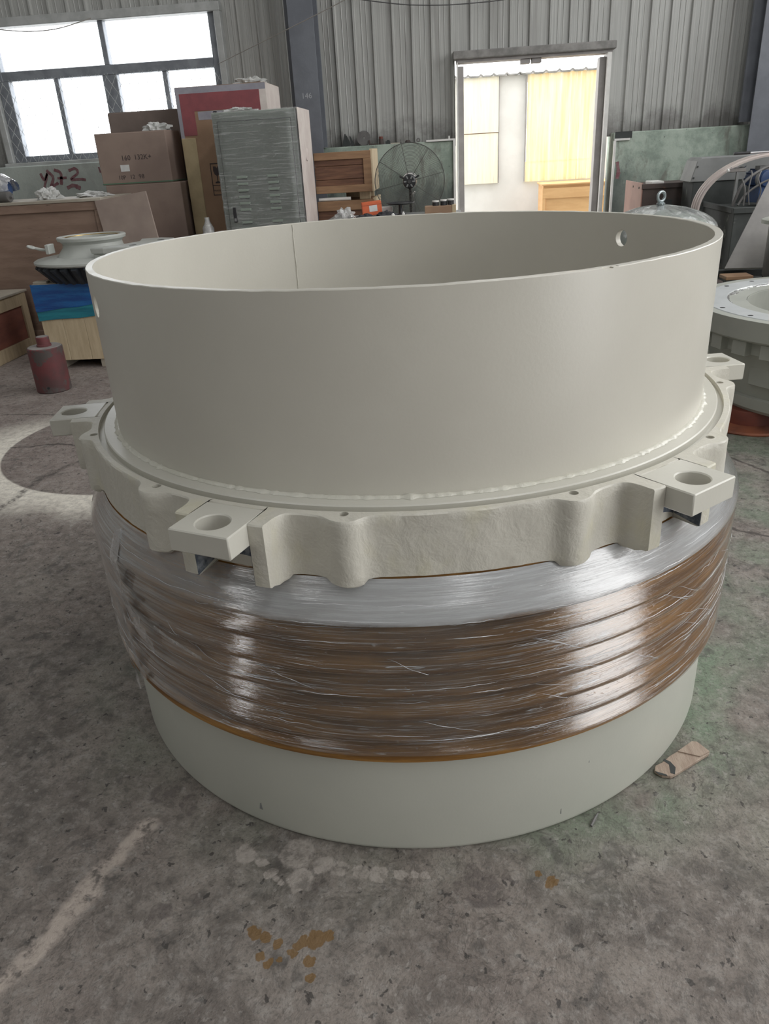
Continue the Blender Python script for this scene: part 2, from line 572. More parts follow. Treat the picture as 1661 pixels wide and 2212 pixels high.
def floor_mat():
    m, t, b = base_mat('worn_workshop_concrete')
    P0 = t.node('ShaderNodeNewGeometry').outputs['Position']
    sep = t.node('ShaderNodeSeparateXYZ', {0: P0})
    X, Yc = sep.outputs[0], sep.outputs[1]
    P_ = t.node('ShaderNodeCombineXYZ', {0: X, 1: Yc, 2: 0.0}).outputs[0]
    nc = t.node('ShaderNodeTexNoise', {'Vector': P_, 'Scale': 9.0, 'Detail': 3.0, 'Roughness': .65}).outputs[1]
    dv = t.vmath('SCALE', t.vmath('SUBTRACT', nc, (.5, .5, .5)).outputs[0], scale=1.0).outputs[0]

    def warped(a):
        q = t.vmath('SCALE', dv, scale=a).outputs[0]
        s_ = t.node('ShaderNodeSeparateXYZ', {0: t.vmath('ADD', P_, q).outputs[0]})
        return t.node('ShaderNodeCombineXYZ', {0: s_.outputs[0], 1: s_.outputs[1], 2: 0.0}).outputs[0]
    W1 = warped(.10)
    nc2 = t.node('ShaderNodeTexNoise', {'Vector': P_, 'Scale': 42.0, 'Detail': 2.0, 'Roughness': .6}).outputs[1]
    dv2 = t.vmath('SCALE', t.vmath('SUBTRACT', nc2, (.5, .5, .5)).outputs[0], scale=.026).outputs[0]
    s3 = t.node('ShaderNodeSeparateXYZ', {0: t.vmath('ADD', warped(.035), dv2).outputs[0]})
    W3 = t.node('ShaderNodeCombineXYZ', {0: s3.outputs[0], 1: s3.outputs[1], 2: 0.0}).outputs[0]
    nL = t.noise(P_, .9, 3, .6)
    nM = t.noise(P_, 4.5, 5, .68)
    nF = t.noise(P_, 26.0, 4, .7)
    nG = t.noise(P_, 120.0, 2, .7)
    col = t.mix(t.step(nM, .36, .64), (.145, .133, .122), (.305, .280, .255))
    nP = t.noise(t.mapping(P_, (1, 1, 1), (11, 5, 0)), 11.0, 5, .72, .8)
    col = t.mix(t.math('MULTIPLY', t.step(nP, .47, .63), .5), col, (.365, .342, .315))
    col = t.mix(t.math('MULTIPLY', t.math('SUBTRACT', 1.0, t.step(nP, .34, .46)), .5), col, (.10, .097, .092))
    col = t.mix(t.math('MULTIPLY', t.step(nL, .42, .62), .55), col, (.27, .235, .215))
    # reddish worn slab towards the back left
    red = t.math('MULTIPLY', t.step(Yc, .3, 1.9), t.math('SUBTRACT', 1.0, t.step(X, -1.4, .2)))
    col = t.mix(t.math('MULTIPLY', red, .75), col, t.mix(t.step(nM, .35, .65), (.27, .225, .21), (.36, .315, .295)))
    fr = t.math('SUBTRACT', 1.0, t.step(Yc, -1.5, -1.0))
    col = t.mix(t.math('MULTIPLY', fr, .45), col, (.24, .205, .19))
    # green paint dust to the right of the drum and round its foot
    rad = t.vmath('LENGTH', W1).outputs['Value']
    foot = t.math('SUBTRACT', 1.0, t.step(rad, .90, 1.16))
    side = t.math('MULTIPLY', t.step(X, .55, 1.15), t.math('SUBTRACT', 1.0, t.step(X, 2.3, 3.2)))
    grn = t.math('MAXIMUM', t.math('MULTIPLY', foot, t.math('ADD', .28, t.math('MULTIPLY', t.step(X, -.1, .7), .6))), t.math('MULTIPLY', side, .55))
    grn = t.math('MULTIPLY', grn, t.step(t.noise(P_, 3.2, 3, .6), .38, .66))
    grn = t.math('MULTIPLY', grn, t.step(Yc, -1.35, -.6))
    col = t.mix(t.math('MULTIPLY', grn, 1.25, clamp=True), col, (.21, .275, .205))
    # thin dark flaking edges
    rg1 = t.math('ABSOLUTE', t.math('SUBTRACT', t.noise(t.mapping(P_, (1, 1, 1), (21, 8, 0)), 8.0, 4, .66, .5), .5))
    rl = t.math('MULTIPLY', t.math('SUBTRACT', 1.0, t.step(rg1, .004, .016)), t.step(nL, .46, .60))
    col = t.mix(t.math('MULTIPLY', rl, .5), col, (.08, .072, .066))
    # dark blotches, grease and pits
    bl = t.step(t.noise(P_, 7.0, 4, .72, .6), .58, .66)
    col = t.mix(t.math('MULTIPLY', bl, .6), col, (.11, .105, .10))
    pits = t.step(t.noise(t.mapping(P_, (1, 1, 1), (7, 3, 0)), 34.0, 3, .6, .3), .635, .67)
    col = t.mix(t.math('MULTIPLY', pits, .85), col, (.055, .052, .05))
    flk = t.step(t.noise(t.mapping(P_, (1, 1, 1), (2, 9, 0)), 48.0, 1, .5), .68, .71)
    col = t.mix(t.math('MULTIPLY', flk, .35), col, (.45, .44, .42))
    col = t.mix(t.math('MULTIPLY', t.step(nF, .48, .66), .35), col, (.44, .43, .41))
    col = t.mix(t.math('MULTIPLY', t.math('SUBTRACT', 1.0, t.step(nF, .34, .46)), .5), col, (.085, .08, .075))
    col = t.mix(t.math('MULTIPLY', t.step(nG, .50, .66), .45), col, (.12, .115, .11))

    def segs(W, pts):
        d = None
        for a, c in zip(pts[:-1], pts[1:]):
            g = t.node('ShaderNodeGroup', node_tree=SEG)
            t.put(g.inputs[0], W)
            g.inputs[1].default_value = (*a, 0)
            g.inputs[2].default_value = (*c, 0)
            d = g.outputs[0] if d is None else t.math('MINIMUM', d, g.outputs[0])
        return d

    def blobs(W, lst):
        d = None
        for (x, y, rr) in lst:
            q = t.math('DIVIDE', t.vmath('DISTANCE', W, (x, y, 0)).outputs['Value'], rr)
            d = q if d is None else t.math('MINIMUM', d, q)
        return d
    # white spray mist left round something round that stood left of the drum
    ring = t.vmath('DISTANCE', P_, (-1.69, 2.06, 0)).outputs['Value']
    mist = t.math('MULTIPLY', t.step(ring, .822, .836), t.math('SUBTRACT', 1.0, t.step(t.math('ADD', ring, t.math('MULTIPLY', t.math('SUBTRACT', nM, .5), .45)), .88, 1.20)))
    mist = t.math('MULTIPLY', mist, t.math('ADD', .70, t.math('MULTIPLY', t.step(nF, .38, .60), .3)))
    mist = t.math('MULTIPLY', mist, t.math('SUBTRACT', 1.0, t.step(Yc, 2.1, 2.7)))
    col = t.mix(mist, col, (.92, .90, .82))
    # pale trowel line front left
    ln = t.math('SUBTRACT', 1.0, t.step(segs(W1, [(-.83, -1.30), (-.74, -1.10), (-.655, -.83)]), .012, .034))
    ln = t.math('MULTIPLY', ln, t.step(nF, .34, .56))
    col = t.mix(t.math('MULTIPLY', ln, .85), col, (.56, .50, .45))
    # white and ochre paint drips
    d = blobs(W3, [(-.23, -.97, .035), (-.30, -.95, .012), (-.29, -.965, .011), (-.275, -.975, .01), (-.315, -.955, .009), (-.25, -.90, .05), (-.18, -.925, .03), (-.14, -.935, .028), (-.09, -.94, .022), (-.05, -.943, .024), (.0, -.945, .016), (.03, -.945, .014), (.055, -.945, .012), (-.37, -.90, .03), (-.33, -.92, .018)])
    col = t.mix(t.math('MULTIPLY', t.math('SUBTRACT', 1.0, t.step(d, .75, 1.0)), t.math('ADD', .30, t.math('MULTIPLY', t.step(nF, .38, .56), .5))), col, (.46, .43, .40))
    d = blobs(W3, [(-.305, -1.095, .018), (-.28, -1.105, .014), (-.25, -1.12, .012), (-.17, -1.108, .022), (-.20, -1.118, .016), (-.145, -1.10, .013), (-.21, -1.14, .012), (-.175, -1.155, .014), (-.28, -1.15, .010), (-.26, -1.165, .012), (-.17, -1.19, .013), (-.24, -1.155, .006), (.34, -.955, .019), (.31, -.928, .008)])
    col = t.mix(t.math('MULTIPLY', t.math('SUBTRACT', 1.0, t.step(d, .8, 1.0)), .85), col, (.21, .125, .045))
    d = blobs(W1, [(.19, -.985, .055), (.14, -.985, .025), (.16, -.94, .03), (.25, -.94, .014), (-.20, -.985, .012), (-.53, -1.07, .03), (-.46, -1.03, .02), (-.62, -.72, .05), (-.55, -.76, .035)])
    col = t.mix(t.math('MULTIPLY', t.math('SUBTRACT', 1.0, t.step(d, .8, 1.05)), t.math('MULTIPLY', t.step(nF, .36, .58), .7)), col, (.105, .09, .088))
    # cracks
    c1 = segs(W1, [(-1.60, 2.06), (-1.86, 1.90), (-1.98, 1.68), (-2.07, 1.46), (-2.10, 1.05), (-2.0, .4)])
    c2 = segs(W1, [(-2.52, 1.95), (-2.2, 2.0), (-1.75, 1.85)])
    c3 = segs(W1, [(-3.6, 2.4), (-2.9, 2.62), (-2.36, 2.55), (-1.84, 2.75)])
    c4 = segs(W1, [(1.0, .95), (1.5, .62), (2.2, .55)])
    c5 = segs(W1, [(1.32, 1.75), (1.6, 1.45), (1.7, 1.2)])
    cr = t.math('SUBTRACT', 1.0, t.step(c1, .004, .03))
    cr2 = t.math('SUBTRACT', 1.0, t.step(t.math('MINIMUM', t.math('MINIMUM', c2, c3), t.math('MINIMUM', c4, c5)), .002, .014))
    cr = t.math('MAXIMUM', t.math('MULTIPLY', cr, t.step(nF, .40, .56)), cr2)
    col = t.mix(t.math('MULTIPLY', cr, .8), col, (.07, .062, .058))
    col = t.mix(1.0, col, (.86, .83, .80), 'MULTIPLY')
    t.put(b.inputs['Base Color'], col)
    t.put(b.inputs['Roughness'], t.math('ADD', .62, t.math('MULTIPLY', nM, .3)))
    b.inputs['Specular IOR Level'].default_value = .35
    h = t.math('ADD', t.math('MULTIPLY', nF, .6), t.math('MULTIPLY', nM, 1.2))
    h = t.math('ADD', h, t.math('MULTIPLY', nP, .8))
    t.put(b.inputs['Normal'], t.bump(h, .6, .012))
    return m


def dado_mat():
    m, t, b = base_mat('flaking_green_wall_paint')
    v = t.node('ShaderNodeNewGeometry').outputs['Position']
    n1 = t.noise(v, 2.6, 7, .68)
    n2 = t.noise(t.mapping(v, (1, 1, .35)), 5.0, 7, .7, .5)
    n3 = t.noise(v, 30.0, 5, .7)
    col = t.mix(t.step(n1, .42, .6), (.25, .31, .26), (.42, .49, .42))
    z = t.node('ShaderNodeSeparateXYZ', {0: v}).outputs[2]
    x = t.node('ShaderNodeSeparateXYZ', {0: v}).outputs[0]
    low = t.math('SUBTRACT', 1.0, t.step(t.math('ADD', z, t.math('MULTIPLY', t.math('SUBTRACT', n2, .5), 1.4)), .95, 1.35))
    darkening = t.math('MULTIPLY', low, t.math('SUBTRACT', 1.0, t.step(x, 1.9, 2.6)))  # darker low on the wall, fading out towards the right
    col = t.mix(t.math('MULTIPLY', darkening, .72), col, (.055, .058, .062))
    col = t.mix(t.math('MULTIPLY', t.step(n2, .52, .66), .65), col, (.15, .135, .115))
    col = t.mix(t.step(n3, .66, .70), col, (.10, .10, .09))
    lw = t.math('SUBTRACT', 1.0, t.step(x, -2.6, -2.2))
    col = t.mix(t.math('MULTIPLY', lw, .6), col, (.52, .55, .53))
    t.put(b.inputs['Base Color'], col)
    b.inputs['Roughness'].default_value = .75
    t.put(b.inputs['Normal'], t.bump(n3, .3, .01))
    return m


def sheet_mat(name, c1, c2, c3):
    """ribbed steel sheet: vertical rain and dust streaks, darkening above the ledge"""
    m, t, b = base_mat(name)
    v = t.node('ShaderNodeNewGeometry').outputs['Position']
    s1 = t.noise(t.mapping(v, (30, 1, .35)), 2.2, 6, .65)
    s2 = t.noise(t.mapping(v, (9, 1, .5)), 1.3, 5, .6)
    s3 = t.noise(v, 3.0, 6, .65)
    col = t.mix(t.step(s1, .36, .66), c1, c2)
    col = t.mix(t.math('MULTIPLY', t.step(s2, .52, .70), .5), col, c3)
    z = t.node('ShaderNodeSeparateXYZ', {0: v}).outputs[2]
    so = t.math('SUBTRACT', 1.0, t.step(t.math('ADD', z, t.math('MULTIPLY', t.math('SUBTRACT', s3, .5), .9)), 1.50, 1.85))
    col = t.mix(t.math('MULTIPLY', so, .75), col, (.10, .09, .085))
    t.put(b.inputs['Base Color'], col)
    b.inputs['Roughness'].default_value = .55
    return m


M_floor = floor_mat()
M_dado = dado_mat()
M_sheetw = sheet_mat('ribbed_wall_sheet', (.36, .362, .345), (.47, .472, .45), (.25, .242, .228))
M_plain = pmat('plain_hall_wall', (.40, .41, .39), (.33, .335, .32), 1.5, rough=.7)
M_roof = pmat('roof_sheet', (.34, .35, .36), (.28, .29, .30), 1.2, rough=.6)
M_steel = pmat('blue_grey_column_paint', (.175, .188, .212), (.14, .15, .172), 3.0, rough=.55, bump=.1)
M_alu = pmat('weathered_window_metal', (.30, .32, .35), (.22, .235, .26), 6, rough=.45, metal=.3)
M_alu2 = pmat('dull_pale_window_metal', (.48, .49, .48), (.38, .39, .38), 6, rough=.5)
M_white = pmat('white_paint', (.78, .77, .74), (.70, .69, .66), 8, rough=.5)
M_jamb = pmat('brown_grey_jamb', (.36, .34, .33), (.29, .275, .265), 5, rough=.6)
M_flash = pmat('grimy_flashing', (.30, .29, .275), (.19, .185, .175), 7, rough=.6)


def pane_mat():
    m, t, b = base_mat('dusty_window_glass')
    t.put(b.inputs['Base Color'], (.85, .87, .88))
    b.inputs['Roughness'].default_value = .3
    tr = t.node('ShaderNodeBsdfTransparent', {0: (.97, .985, 1, 1)})
    f = t.math('ADD', .05, t.math('MULTIPLY', t.noise(t.coord(), 6.0, 5, .6), .12))
    mx = t.node('ShaderNodeMixShader', {0: f, 1: tr.outputs[0], 2: b.outputs[0]})
    t.l.new(mx.outputs[0], t.n['Material Output'].inputs[0])
    return m


M_pane = pane_mat()


def fibre_mat(name, c1, c2, tr_=.55):
    m, t, b = base_mat(name)
    v = t.coord()
    s1 = t.noise(t.mapping(v, (7, 1, .35)), 2.0, 6, .65)
    s2 = t.noise(t.mapping(v, (22, 1, .8)), 2.0, 4, .6)
    col = t.mix(t.step(s1, .38, .66), c1, c2)
    col = t.mix(t.math('MULTIPLY', t.step(s2, .58, .70), .35), col, (.55, .40, .20))
    t.put(b.inputs['Base Color'], col)
    b.inputs['Roughness'].default_value = .5
    tl = t.node('ShaderNodeBsdfTranslucent', {'Color': col})
    mx = t.node('ShaderNodeMixShader', {0: tr_, 1: b.outputs[0], 2: tl.outputs[0]})
    t.l.new(mx.outputs[0], t.n['Material Output'].inputs[0])
    return m


M_fibre = fibre_mat('yellowed_fibreglass', (.97, .91, .72), (.97, .80, .50), .36)
M_fibre2 = fibre_mat('pale_fibreglass', (.93, .87, .72), (.95, .92, .82), .22)
M_render = pmat('pale_grey_render', (.76, .745, .72), (.70, .685, .66), 2.5, rough=.8, c3=(.40, .28, .27), spots=.70, sscale=3.0)
M_yard = pmat('yard_concrete', (.45, .44, .42), (.38, .37, .35), 2, rough=.85)

M_ply_o = pmat('fresh_plywood', (.66, .40, .19), (.60, .35, .16), 3, (1, 1, 5), .6)
M_ply = pmat('brown_plywood', (.30, .205, .155), (.235, .155, .115), 3.0, (1, 1, 6), .6, c3=(.10, .07, .055), spots=.64, sscale=5, bump=.08)
M_ply2 = pmat('pinkish_plywood_board', (.36, .285, .24), (.29, .225, .195), 2.6, (1, 1, 1), .5, c3=(.16, .14, .14), spots=.66, sscale=4)
M_wood_r = pmat('reddish_plank', (.19, .095, .055), (.115, .055, .034), 4.0, (1, 1, 9), .55, bump=.1, bscale=20)
M_wood_o = pmat('tan_batten', (.33, .20, .11), (.25, .145, .08), 4.0, (1, 1, 7), .6)
M_pine = pmat('pale_pine', (.60, .49, .33), (.50, .395, .255), 3.5, (7, 7, 1), .65, c3=(.33, .23, .13), spots=.70, sscale=8)
M_pine_d = pmat('dusty_pine', (.46, .42, .35), (.36, .32, .26), 3.5, (1, 1, 5), .7)
M_redply = pmat('red_brown_plywood', (.30, .115, .085), (.21, .085, .068), 3, (1, 1, 4), .45)
M_card = pmat('brown_cardboard', (.30, .225, .185), (.25, .185, .155), 3, rough=.8)
M_card2 = pmat('dark_cardboard', (.235, .185, .16), (.19, .15, .13), 3, rough=.8)
M_card3 = pmat('warm_cardboard', (.36, .235, .15), (.30, .19, .12), 3, rough=.8)
M_redtape = pmat('red_tape', (.30, .085, .095), (.25, .075, .085), 12, rough=.4)
M_greytape = pmat('grey_film_band', (.36, .35, .39), (.30, .29, .33), 9, rough=.35)
M_yel = pmat('yellow_buff_strip', (.52, .42, .25), (.44, .35, .21), 7, rough=.6)
M_pinkw = pmat('whitish_wrapped_side', (.74, .67, .62), (.66, .58, .54), 7, rough=.45, bump=.1, bscale=20)
M_cab = pmat('grey_green_cabinet_paint', (.30, .35, .30), (.265, .31, .265), 3, rough=.42)
M_cabd = pmat('dark_gap', (.045, .05, .048), rough=.7)
M_black = pmat('black_plastic', (.02, .02, .022), (.03, .03, .032), rough=.45)
M_ink = pmat('brown_black_ink', (.06, .045, .045), rough=.8)
M_paper = pmat('paper_label', (.72, .72, .70), rough=.7)
M_green = pmat('green_strap', (.10, .19, .12), rough=.5)
M_orange = pmat('orange_card', (.70, .16, .065), (.62, .13, .05), 10, rough=.5)
M_rag = pmat('dark_rag', (.035, .036, .042), (.06, .06, .065), 9, rough=.85, bump=.3)
M_dish = pmat('dark_steel_dish', (.06, .06, .065), (.09, .09, .09), 9, rough=.4, metal=.5)
M_fan = pmat('fan_black', (.025, .026, .028), rough=.4)
M_cage = pmat('fan_cage_wire', (.10, .10, .09), rough=.6)
M_chrome = pmat('bright_steel', (.55, .55, .56), (.45, .45, .46), 12, rough=.28, metal=.9)
M_zinc = pmat('zinc_plated_steel', (.42, .47, .48), (.33, .38, .39), 15, rough=.35, metal=.8)
M_rustbox = pmat('dark_rusty_steel', (.085, .062, .055), (.055, .045, .042), 4, rough=.7, c3=(.16, .09, .06), spots=.62, sscale=6)
M_litside = pmat('door_lit_pink_brown', (.42, .25, .20), (.36, .21, .17), 5, rough=.6)
M_bin = pmat('peeling_green_grey_steel', (.075, .082, .078), (.05, .055, .053), 4, rough=.65, c3=(.20, .21, .19), spots=.6, sscale=5)
M_gmetal = pmat('grey_machine_paint', (.26, .265, .26), (.21, .215, .21), 4, rough=.5)
M_guard = pmat('pale_pink_guard', (.56, .49, .45), (.50, .43, .40), 6, rough=.5)
M_blue = pmat('blue_motor_paint', (.045, .085, .20), (.035, .065, .15), 8, rough=.4)
M_rubber = pmat('grey_hose', (.15, .145, .14), (.11, .105, .10), 9, rough=.55)
M_gboard = pmat('weathered_grey_board', (.30, .285, .265), (.22, .21, .20), 3, (1, 1, 1), .45, c3=(.62, .62, .60), spots=.72, sscale=9)
M_rusty = pmat('rust_red_paint', (.20, .05, .03), (.13, .035, .025), 5, rough=.6)
M_rusto = pmat('rusty_orange_plate', (.30, .10, .05), (.17, .06, .038), 5, rough=.65)
M_can = pmat('worn_dark_red_paint', (.17, .045, .048), (.09, .045, .045), 3.5, rough=.6, c3=(.09, .075, .07), spots=.5, sscale=7)
M_dust = pmat('dusty_steel_top', (.30, .28, .26), (.24, .22, .21), 8, rough=.75)
M_gearw = pmat('pale_grey_gear_paint', (.50, .515, .48), (.44, .455, .425), 5, rough=.45)
M_gear = pmat('dark_blue_grey_gear', (.028, .034, .042), (.045, .05, .058), 8, rough=.45, metal=.3)
M_brass = pmat('brass_bore', (.42, .31, .12), (.28, .20, .08), 5, rough=.3, metal=.7)
M_bluefilm = pmat('blue_stretch_film', (.016, .075, .27), (.02, .14, .40), 3, (1, 1, 8), .25, bump=.3, bscale=25)
M_teal = pmat('teal_stretch_film', (.02, .17, .235), (.025, .24, .30), 3, (1, 1, 8), .28, bump=.3, bscale=25)
M_ringw = pmat('grey_cream_ring_paint', (.42, .43, .385), (.38, .39, .35), 4, rough=.42)
M_ringm = pmat('machined_pale_face', (.58, .60, .60), (.52, .54, .54), 8, rough=.3)
M_chip = pmat('splintered_wood', (.42, .335, .265), (.33, .25, .195), 9, (6, 1, 1), .75, c3=(.09, .06, .045), spots=.66, sscale=14, bump=.3)
M_brush = pmat('red_brush_paint', (.21, .085, .10), (.27, .16, .165), 25, rough=.7)
M_chalk = pmat('chalk', (.40, .41, .43), rough=.9)
M_wire = pmat('old_rope', (.36, .34, .31), rough=.8)
M_cable = pmat('dark_cable', (.10, .10, .10), rough=.6)

# ------------------------------------------------------------------ the setting
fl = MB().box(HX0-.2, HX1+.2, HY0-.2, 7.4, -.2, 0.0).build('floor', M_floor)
tag(fl, 'worn grey concrete workshop floor with paint stains and cracks', 'floor', kind='structure')
yd = MB().box(HX0-6, HX1+8, 7.4, 14, -.22, -.02).build('yard_ground', M_yard)
tag(yd, 'pale concrete ground of the yard outside the doorway', 'ground', kind='structure')

# back wall: masonry dado with ledge, ribbed sheets above it
WX0, WX1, WZ0, WZ1 = -4.87, -2.27, 1.59, 2.95       # window opening
DX0, DX1, DZ1 = .265, 1.845, 2.315                  # doorway
wb = MB().box(HX0, .215, 7.02, 7.40, 0, 1.555).box(1.92, HX1, 7.02, 7.40, 0, 1.535).build('wall_back', M_dado, bevel=.01)
tag(wb, 'back wall with flaking green lower part and grey ribbed sheets above', 'wall', kind='structure')


def ribbed(x0, x1, z0, z1, y):
    """trapezoid ribs every 0.205 m, proud of the pan towards the room, with two shallow swages per pan"""
    pts = [(x0, y)]
    k = math.ceil((x0-.02)/.205)
    while k*.205 < x1:
        c = k*.205
        for dx, dy in ((-.018, 0), (-.009, -.028), (.009, -.028), (.018, 0), (.070, 0), (.076, -.005), (.082, 0), (.123, 0), (.129, -.005), (.135, 0)):
            if x0+.003 < c+dx < x1-.003:
                pts.append((c+dx, y+dy))
        k += 1
    pts.append((x1, y))
    n = len(pts)
    vs_ = [(p[0], p[1], z) for z in (z0, z1) for p in pts]+[(p[0], p[1]+.004, z) for z in (z0, z1) for p in pts]
    fs = [(i, i+1, n+i+1, n+i) for i in range(n-1)]+[(2*n+i, 3*n+i, 3*n+i+1, 2*n+i+1) for i in range(n-1)]
    return MB().add(vs_, fs)


def sheets(x0, x1, z0, z1, cnt, y=7.25):
    for i in range(cnt):
        a = x0+(x1-x0)*i/cnt
        b = x0+(x1-x0)*(i+1)/cnt
        ribbed(a, b, z0, z1, y).build('wall_sheet', M_sheetw, wb)


sheets(HX0, WX0-.02, 1.50, HZ, 2)
sheets(WX0-.02, WX1+.02, WZ1+.03, HZ, 3)
sheets(WX1+.02, DX0-.03, 1.50, HZ, 3)
sheets(DX0-.03, DX1+.03, DZ1+.02, HZ, 2)
sheets(DX1+.03, HX1, 1.50, HZ, 4)
# dark patch of missing plaster by the doorway, white conduit lines
MB().box(1.925, 2.10, 7.012, 7.03, 1.475, 1.54).build('broken_plaster', M_cabd, wb)
MB().box(.205, .228, 6.995, 7.03, 0, 1.56).build('white_edge_strip', M_white, wb)
MB().box(-.085, .228, 7.0, 7.06, 1.553, 1.572).build('white_edge_strip', M_white, wb)
MB().box(.155, .170, 7.02, 7.035, 1.57, 1.60).build('white_peg', M_white, wb)
MB().box(1.915, 1.937, 6.995, 7.03, 0, 1.475).build('white_edge_strip', M_white, wb)
MB().box(1.915, 2.08, 6.998, 7.03, 1.455, 1.475).build('white_edge_strip', M_white, wb)


def brush(pts, wd, name='painted_mark', seed=0):
    path = bez(pts, 10)
    b = MB()
    vs_ = []
    for i, p in enumerate(path):
        d = (path[min(i+1, len(path)-1)]-path[max(0, i-1)]).normalized()
        nrm = Vector((-d.z, 0, d.x))
        q = wd*(.7+.5*abs(noise.noise(Vector((i*.3, seed, 0)))))
        for s_ in (-1, 1):
            vs_.append((p.x+nrm.x*q*s_, 7.0165, p.z+nrm.z*q*s_))
    for i, p in enumerate(path):
        d = (path[min(i+1, len(path)-1)]-path[max(0, i-1)]).normalized()
        nrm = Vector((-d.z, 0, d.x))
        q = wd*(.7+.5*abs(noise.noise(Vector((i*.3, seed, 0)))))
        for s_ in (-1, 1):
            vs_.append((p.x+nrm.x*q*s_, 7.0195, p.z+nrm.z*q*s_))
    n = len(path)
    fs = [(2*i, 2*i+1, 2*i+3, 2*i+2) for i in range(n-1)]+[(2*n+2*i, 2*n+2*i+2, 2*n+2*i+3, 2*n+2*i+1) for i in range(n-1)]
    return b.add(vs_, fs).build(name, M_brush, wb)


brush([(-4.50, 7, 1.47), (-4.47, 7, 1.40), (-4.42, 7, 1.46), (-4.50, 7, 1.30)], .017, seed=1)
brush([(-4.42, 7, 1.50), (-4.36, 7, 1.42), (-4.40, 7, 1.33), (-4.31, 7, 1.36)], .019, seed=2)
brush([(-4.33, 7, 1.50), (-4.26, 7, 1.46), (-4.28, 7, 1.34)], .02, seed=3)
brush([(-4.31, 7, 1.41), (-4.20, 7, 1.41)], .016, seed=4)
brush([(-4.16, 7, 1.48), (-4.08, 7, 1.50), (-4.06, 7, 1.45), (-4.15, 7, 1.39), (-4.03, 7, 1.385), (-3.98, 7, 1.375)], .017, seed=5)
brush([(-4.22, 7, 1.30), (-4.14, 7, 1.325), (-4.06, 7, 1.29)], .024, seed=6)
brush([(-3.80, 7, 1.50), (-3.79, 7, 1.44)], .012, seed=7)
brush([(1.965, 7, 1.25), (1.985, 7, 1.15), (1.975, 7, 1.08)], .022, seed=8)

# side walls, front wall, roof: closed hall with a roller door, a tall window and two roof lights
y0, y1, z0, z1 = DOOR_R
wr = MB().box(HX1, HX1+.2, HY0, y0, 0, HZ).box(HX1, HX1+.2, y0, y1, z1, HZ).box(HX1, HX1+.2, y1, FILL_R[0], 0, HZ).box(HX1, HX1+.2, FILL_R[1], 7.4, 0, HZ).box(HX1, HX1+.2, FILL_R[0], FILL_R[1], 0, FILL_R[2]).box(HX1, HX1+.2, FILL_R[0], FILL_R[1], FILL_R[3], HZ).build('wall_right', M_plain)
tag(wr, 'plain grey side wall with a roller door and an added high fill-light opening, right', 'wall', kind='structure')
y0, y1, z0, z1 = WIN_L
wl = MB().box(HX0-.2, HX0, HY0, y0, 0, HZ).box(HX0-.2, HX0, y1, 7.4, 0, HZ).box(HX0-.2, HX0, y0, y1, z1, HZ).box(HX0-.2, HX0, y0, y1, 0, z0).build('wall_left', M_plain)
tag(wl, 'plain grey side wall with a tall window, left of the hall', 'wall', kind='structure')
wf = MB().box(HX0-.2, HX1+.2, HY0-.2, HY0, 0, HZ).build('wall_front', M_plain)
tag(wf, 'plain grey end wall of the hall behind the camera', 'wall', kind='structure')
ce = MB()
xs = sorted([HX0-.2, SKY2[0], SKY2[1], SKY1[0], SKY1[1], HX1+.2])
for a, b_ in ((xs[0], xs[1]), (xs[2], xs[3]), (xs[4], xs[5])):
    ce.box(a, b_, HY0-.2, 7.4, HZ, HZ+.12)
for s_ in (SKY1, SKY2):
    ce.box(s_[0], s_[1], HY0-.2, s_[2], HZ, HZ+.12)
    ce.box(s_[0], s_[1], s_[3], 7.4, HZ, HZ+.12)
tag(ce.build('ceiling', M_roof), 'grey sheet roof of the hall with two long roof lights', 'ceiling', kind='structure')

# ---- window
win = thing('window_1', 'wide steel window with sliding panes and wire netting above the wall', 'window', (0, 0, 0), kind='structure')
YF0, YF1 = 7.20, 7.30
m = MB()
m.box(WX0-.05, WX1+.05, YF0-.06, YF1, WZ1-.035, WZ1+.05)
m.box(WX0-.05, WX0+.02, YF0-.06, YF1, WZ0, WZ1-.035)
m.box(WX1-.02, WX1+.05, YF0-.06, YF1, WZ0, WZ1-.035)
m.box(WX0-.05, WX1+.05, YF0-.14, YF1, WZ0-.05, WZ0)
m.build('casing', M_alu2, win, bevel=.006)
m = MB()
m.box(WX0+.09, WX1-.10, YF0, YF1, 2.41, 2.505)                      # transom
m.box(-3.585, -3.525, YF0, YF1, 2.505, WZ1-.035)                     # upper mullion
m.box(-3.64, -3.475, YF0+.01, YF1, WZ0, 2.41)                        # lower meeting stiles
m.box(WX0+.02, WX0+.15, YF0, YF1, WZ0, 2.41)
m.box(WX0+.02, WX0+.09, YF0, YF1, 2.41, WZ1-.035)
m.box(WX1-.10, WX1-.02, YF0, YF1, WZ0, WZ1-.035)
m.box(WX0+.15, WX1-.10, YF0+.01, YF1, WZ0, WZ0+.065)
m.build('window_frame', M_alu, win, bevel=.005)
for x in (-4.205, -2.962):
    MB().box(x, x+.052, YF0+.02, YF1-.01, WZ0+.065, 2.41).build('sash_stile', M_alu, win, bevel=.004)
for (a, b_, c, d) in ((WX0+.09, -3.585, 2.505, WZ1-.035), (-3.525, WX1-.10, 2.505, WZ1-.035), (WX0+.15, -4.205, WZ0+.065, 2.41), (-4.153, -3.64, WZ0+.065, 2.41), (-3.475, -2.962, WZ0+.065, 2.41), (-2.91, WX1-.10, WZ0+.065, 2.41)):
    MB().box(a, b_, 7.255, 7.260, c, d).build('pane', M_pane, win)
m = MB()
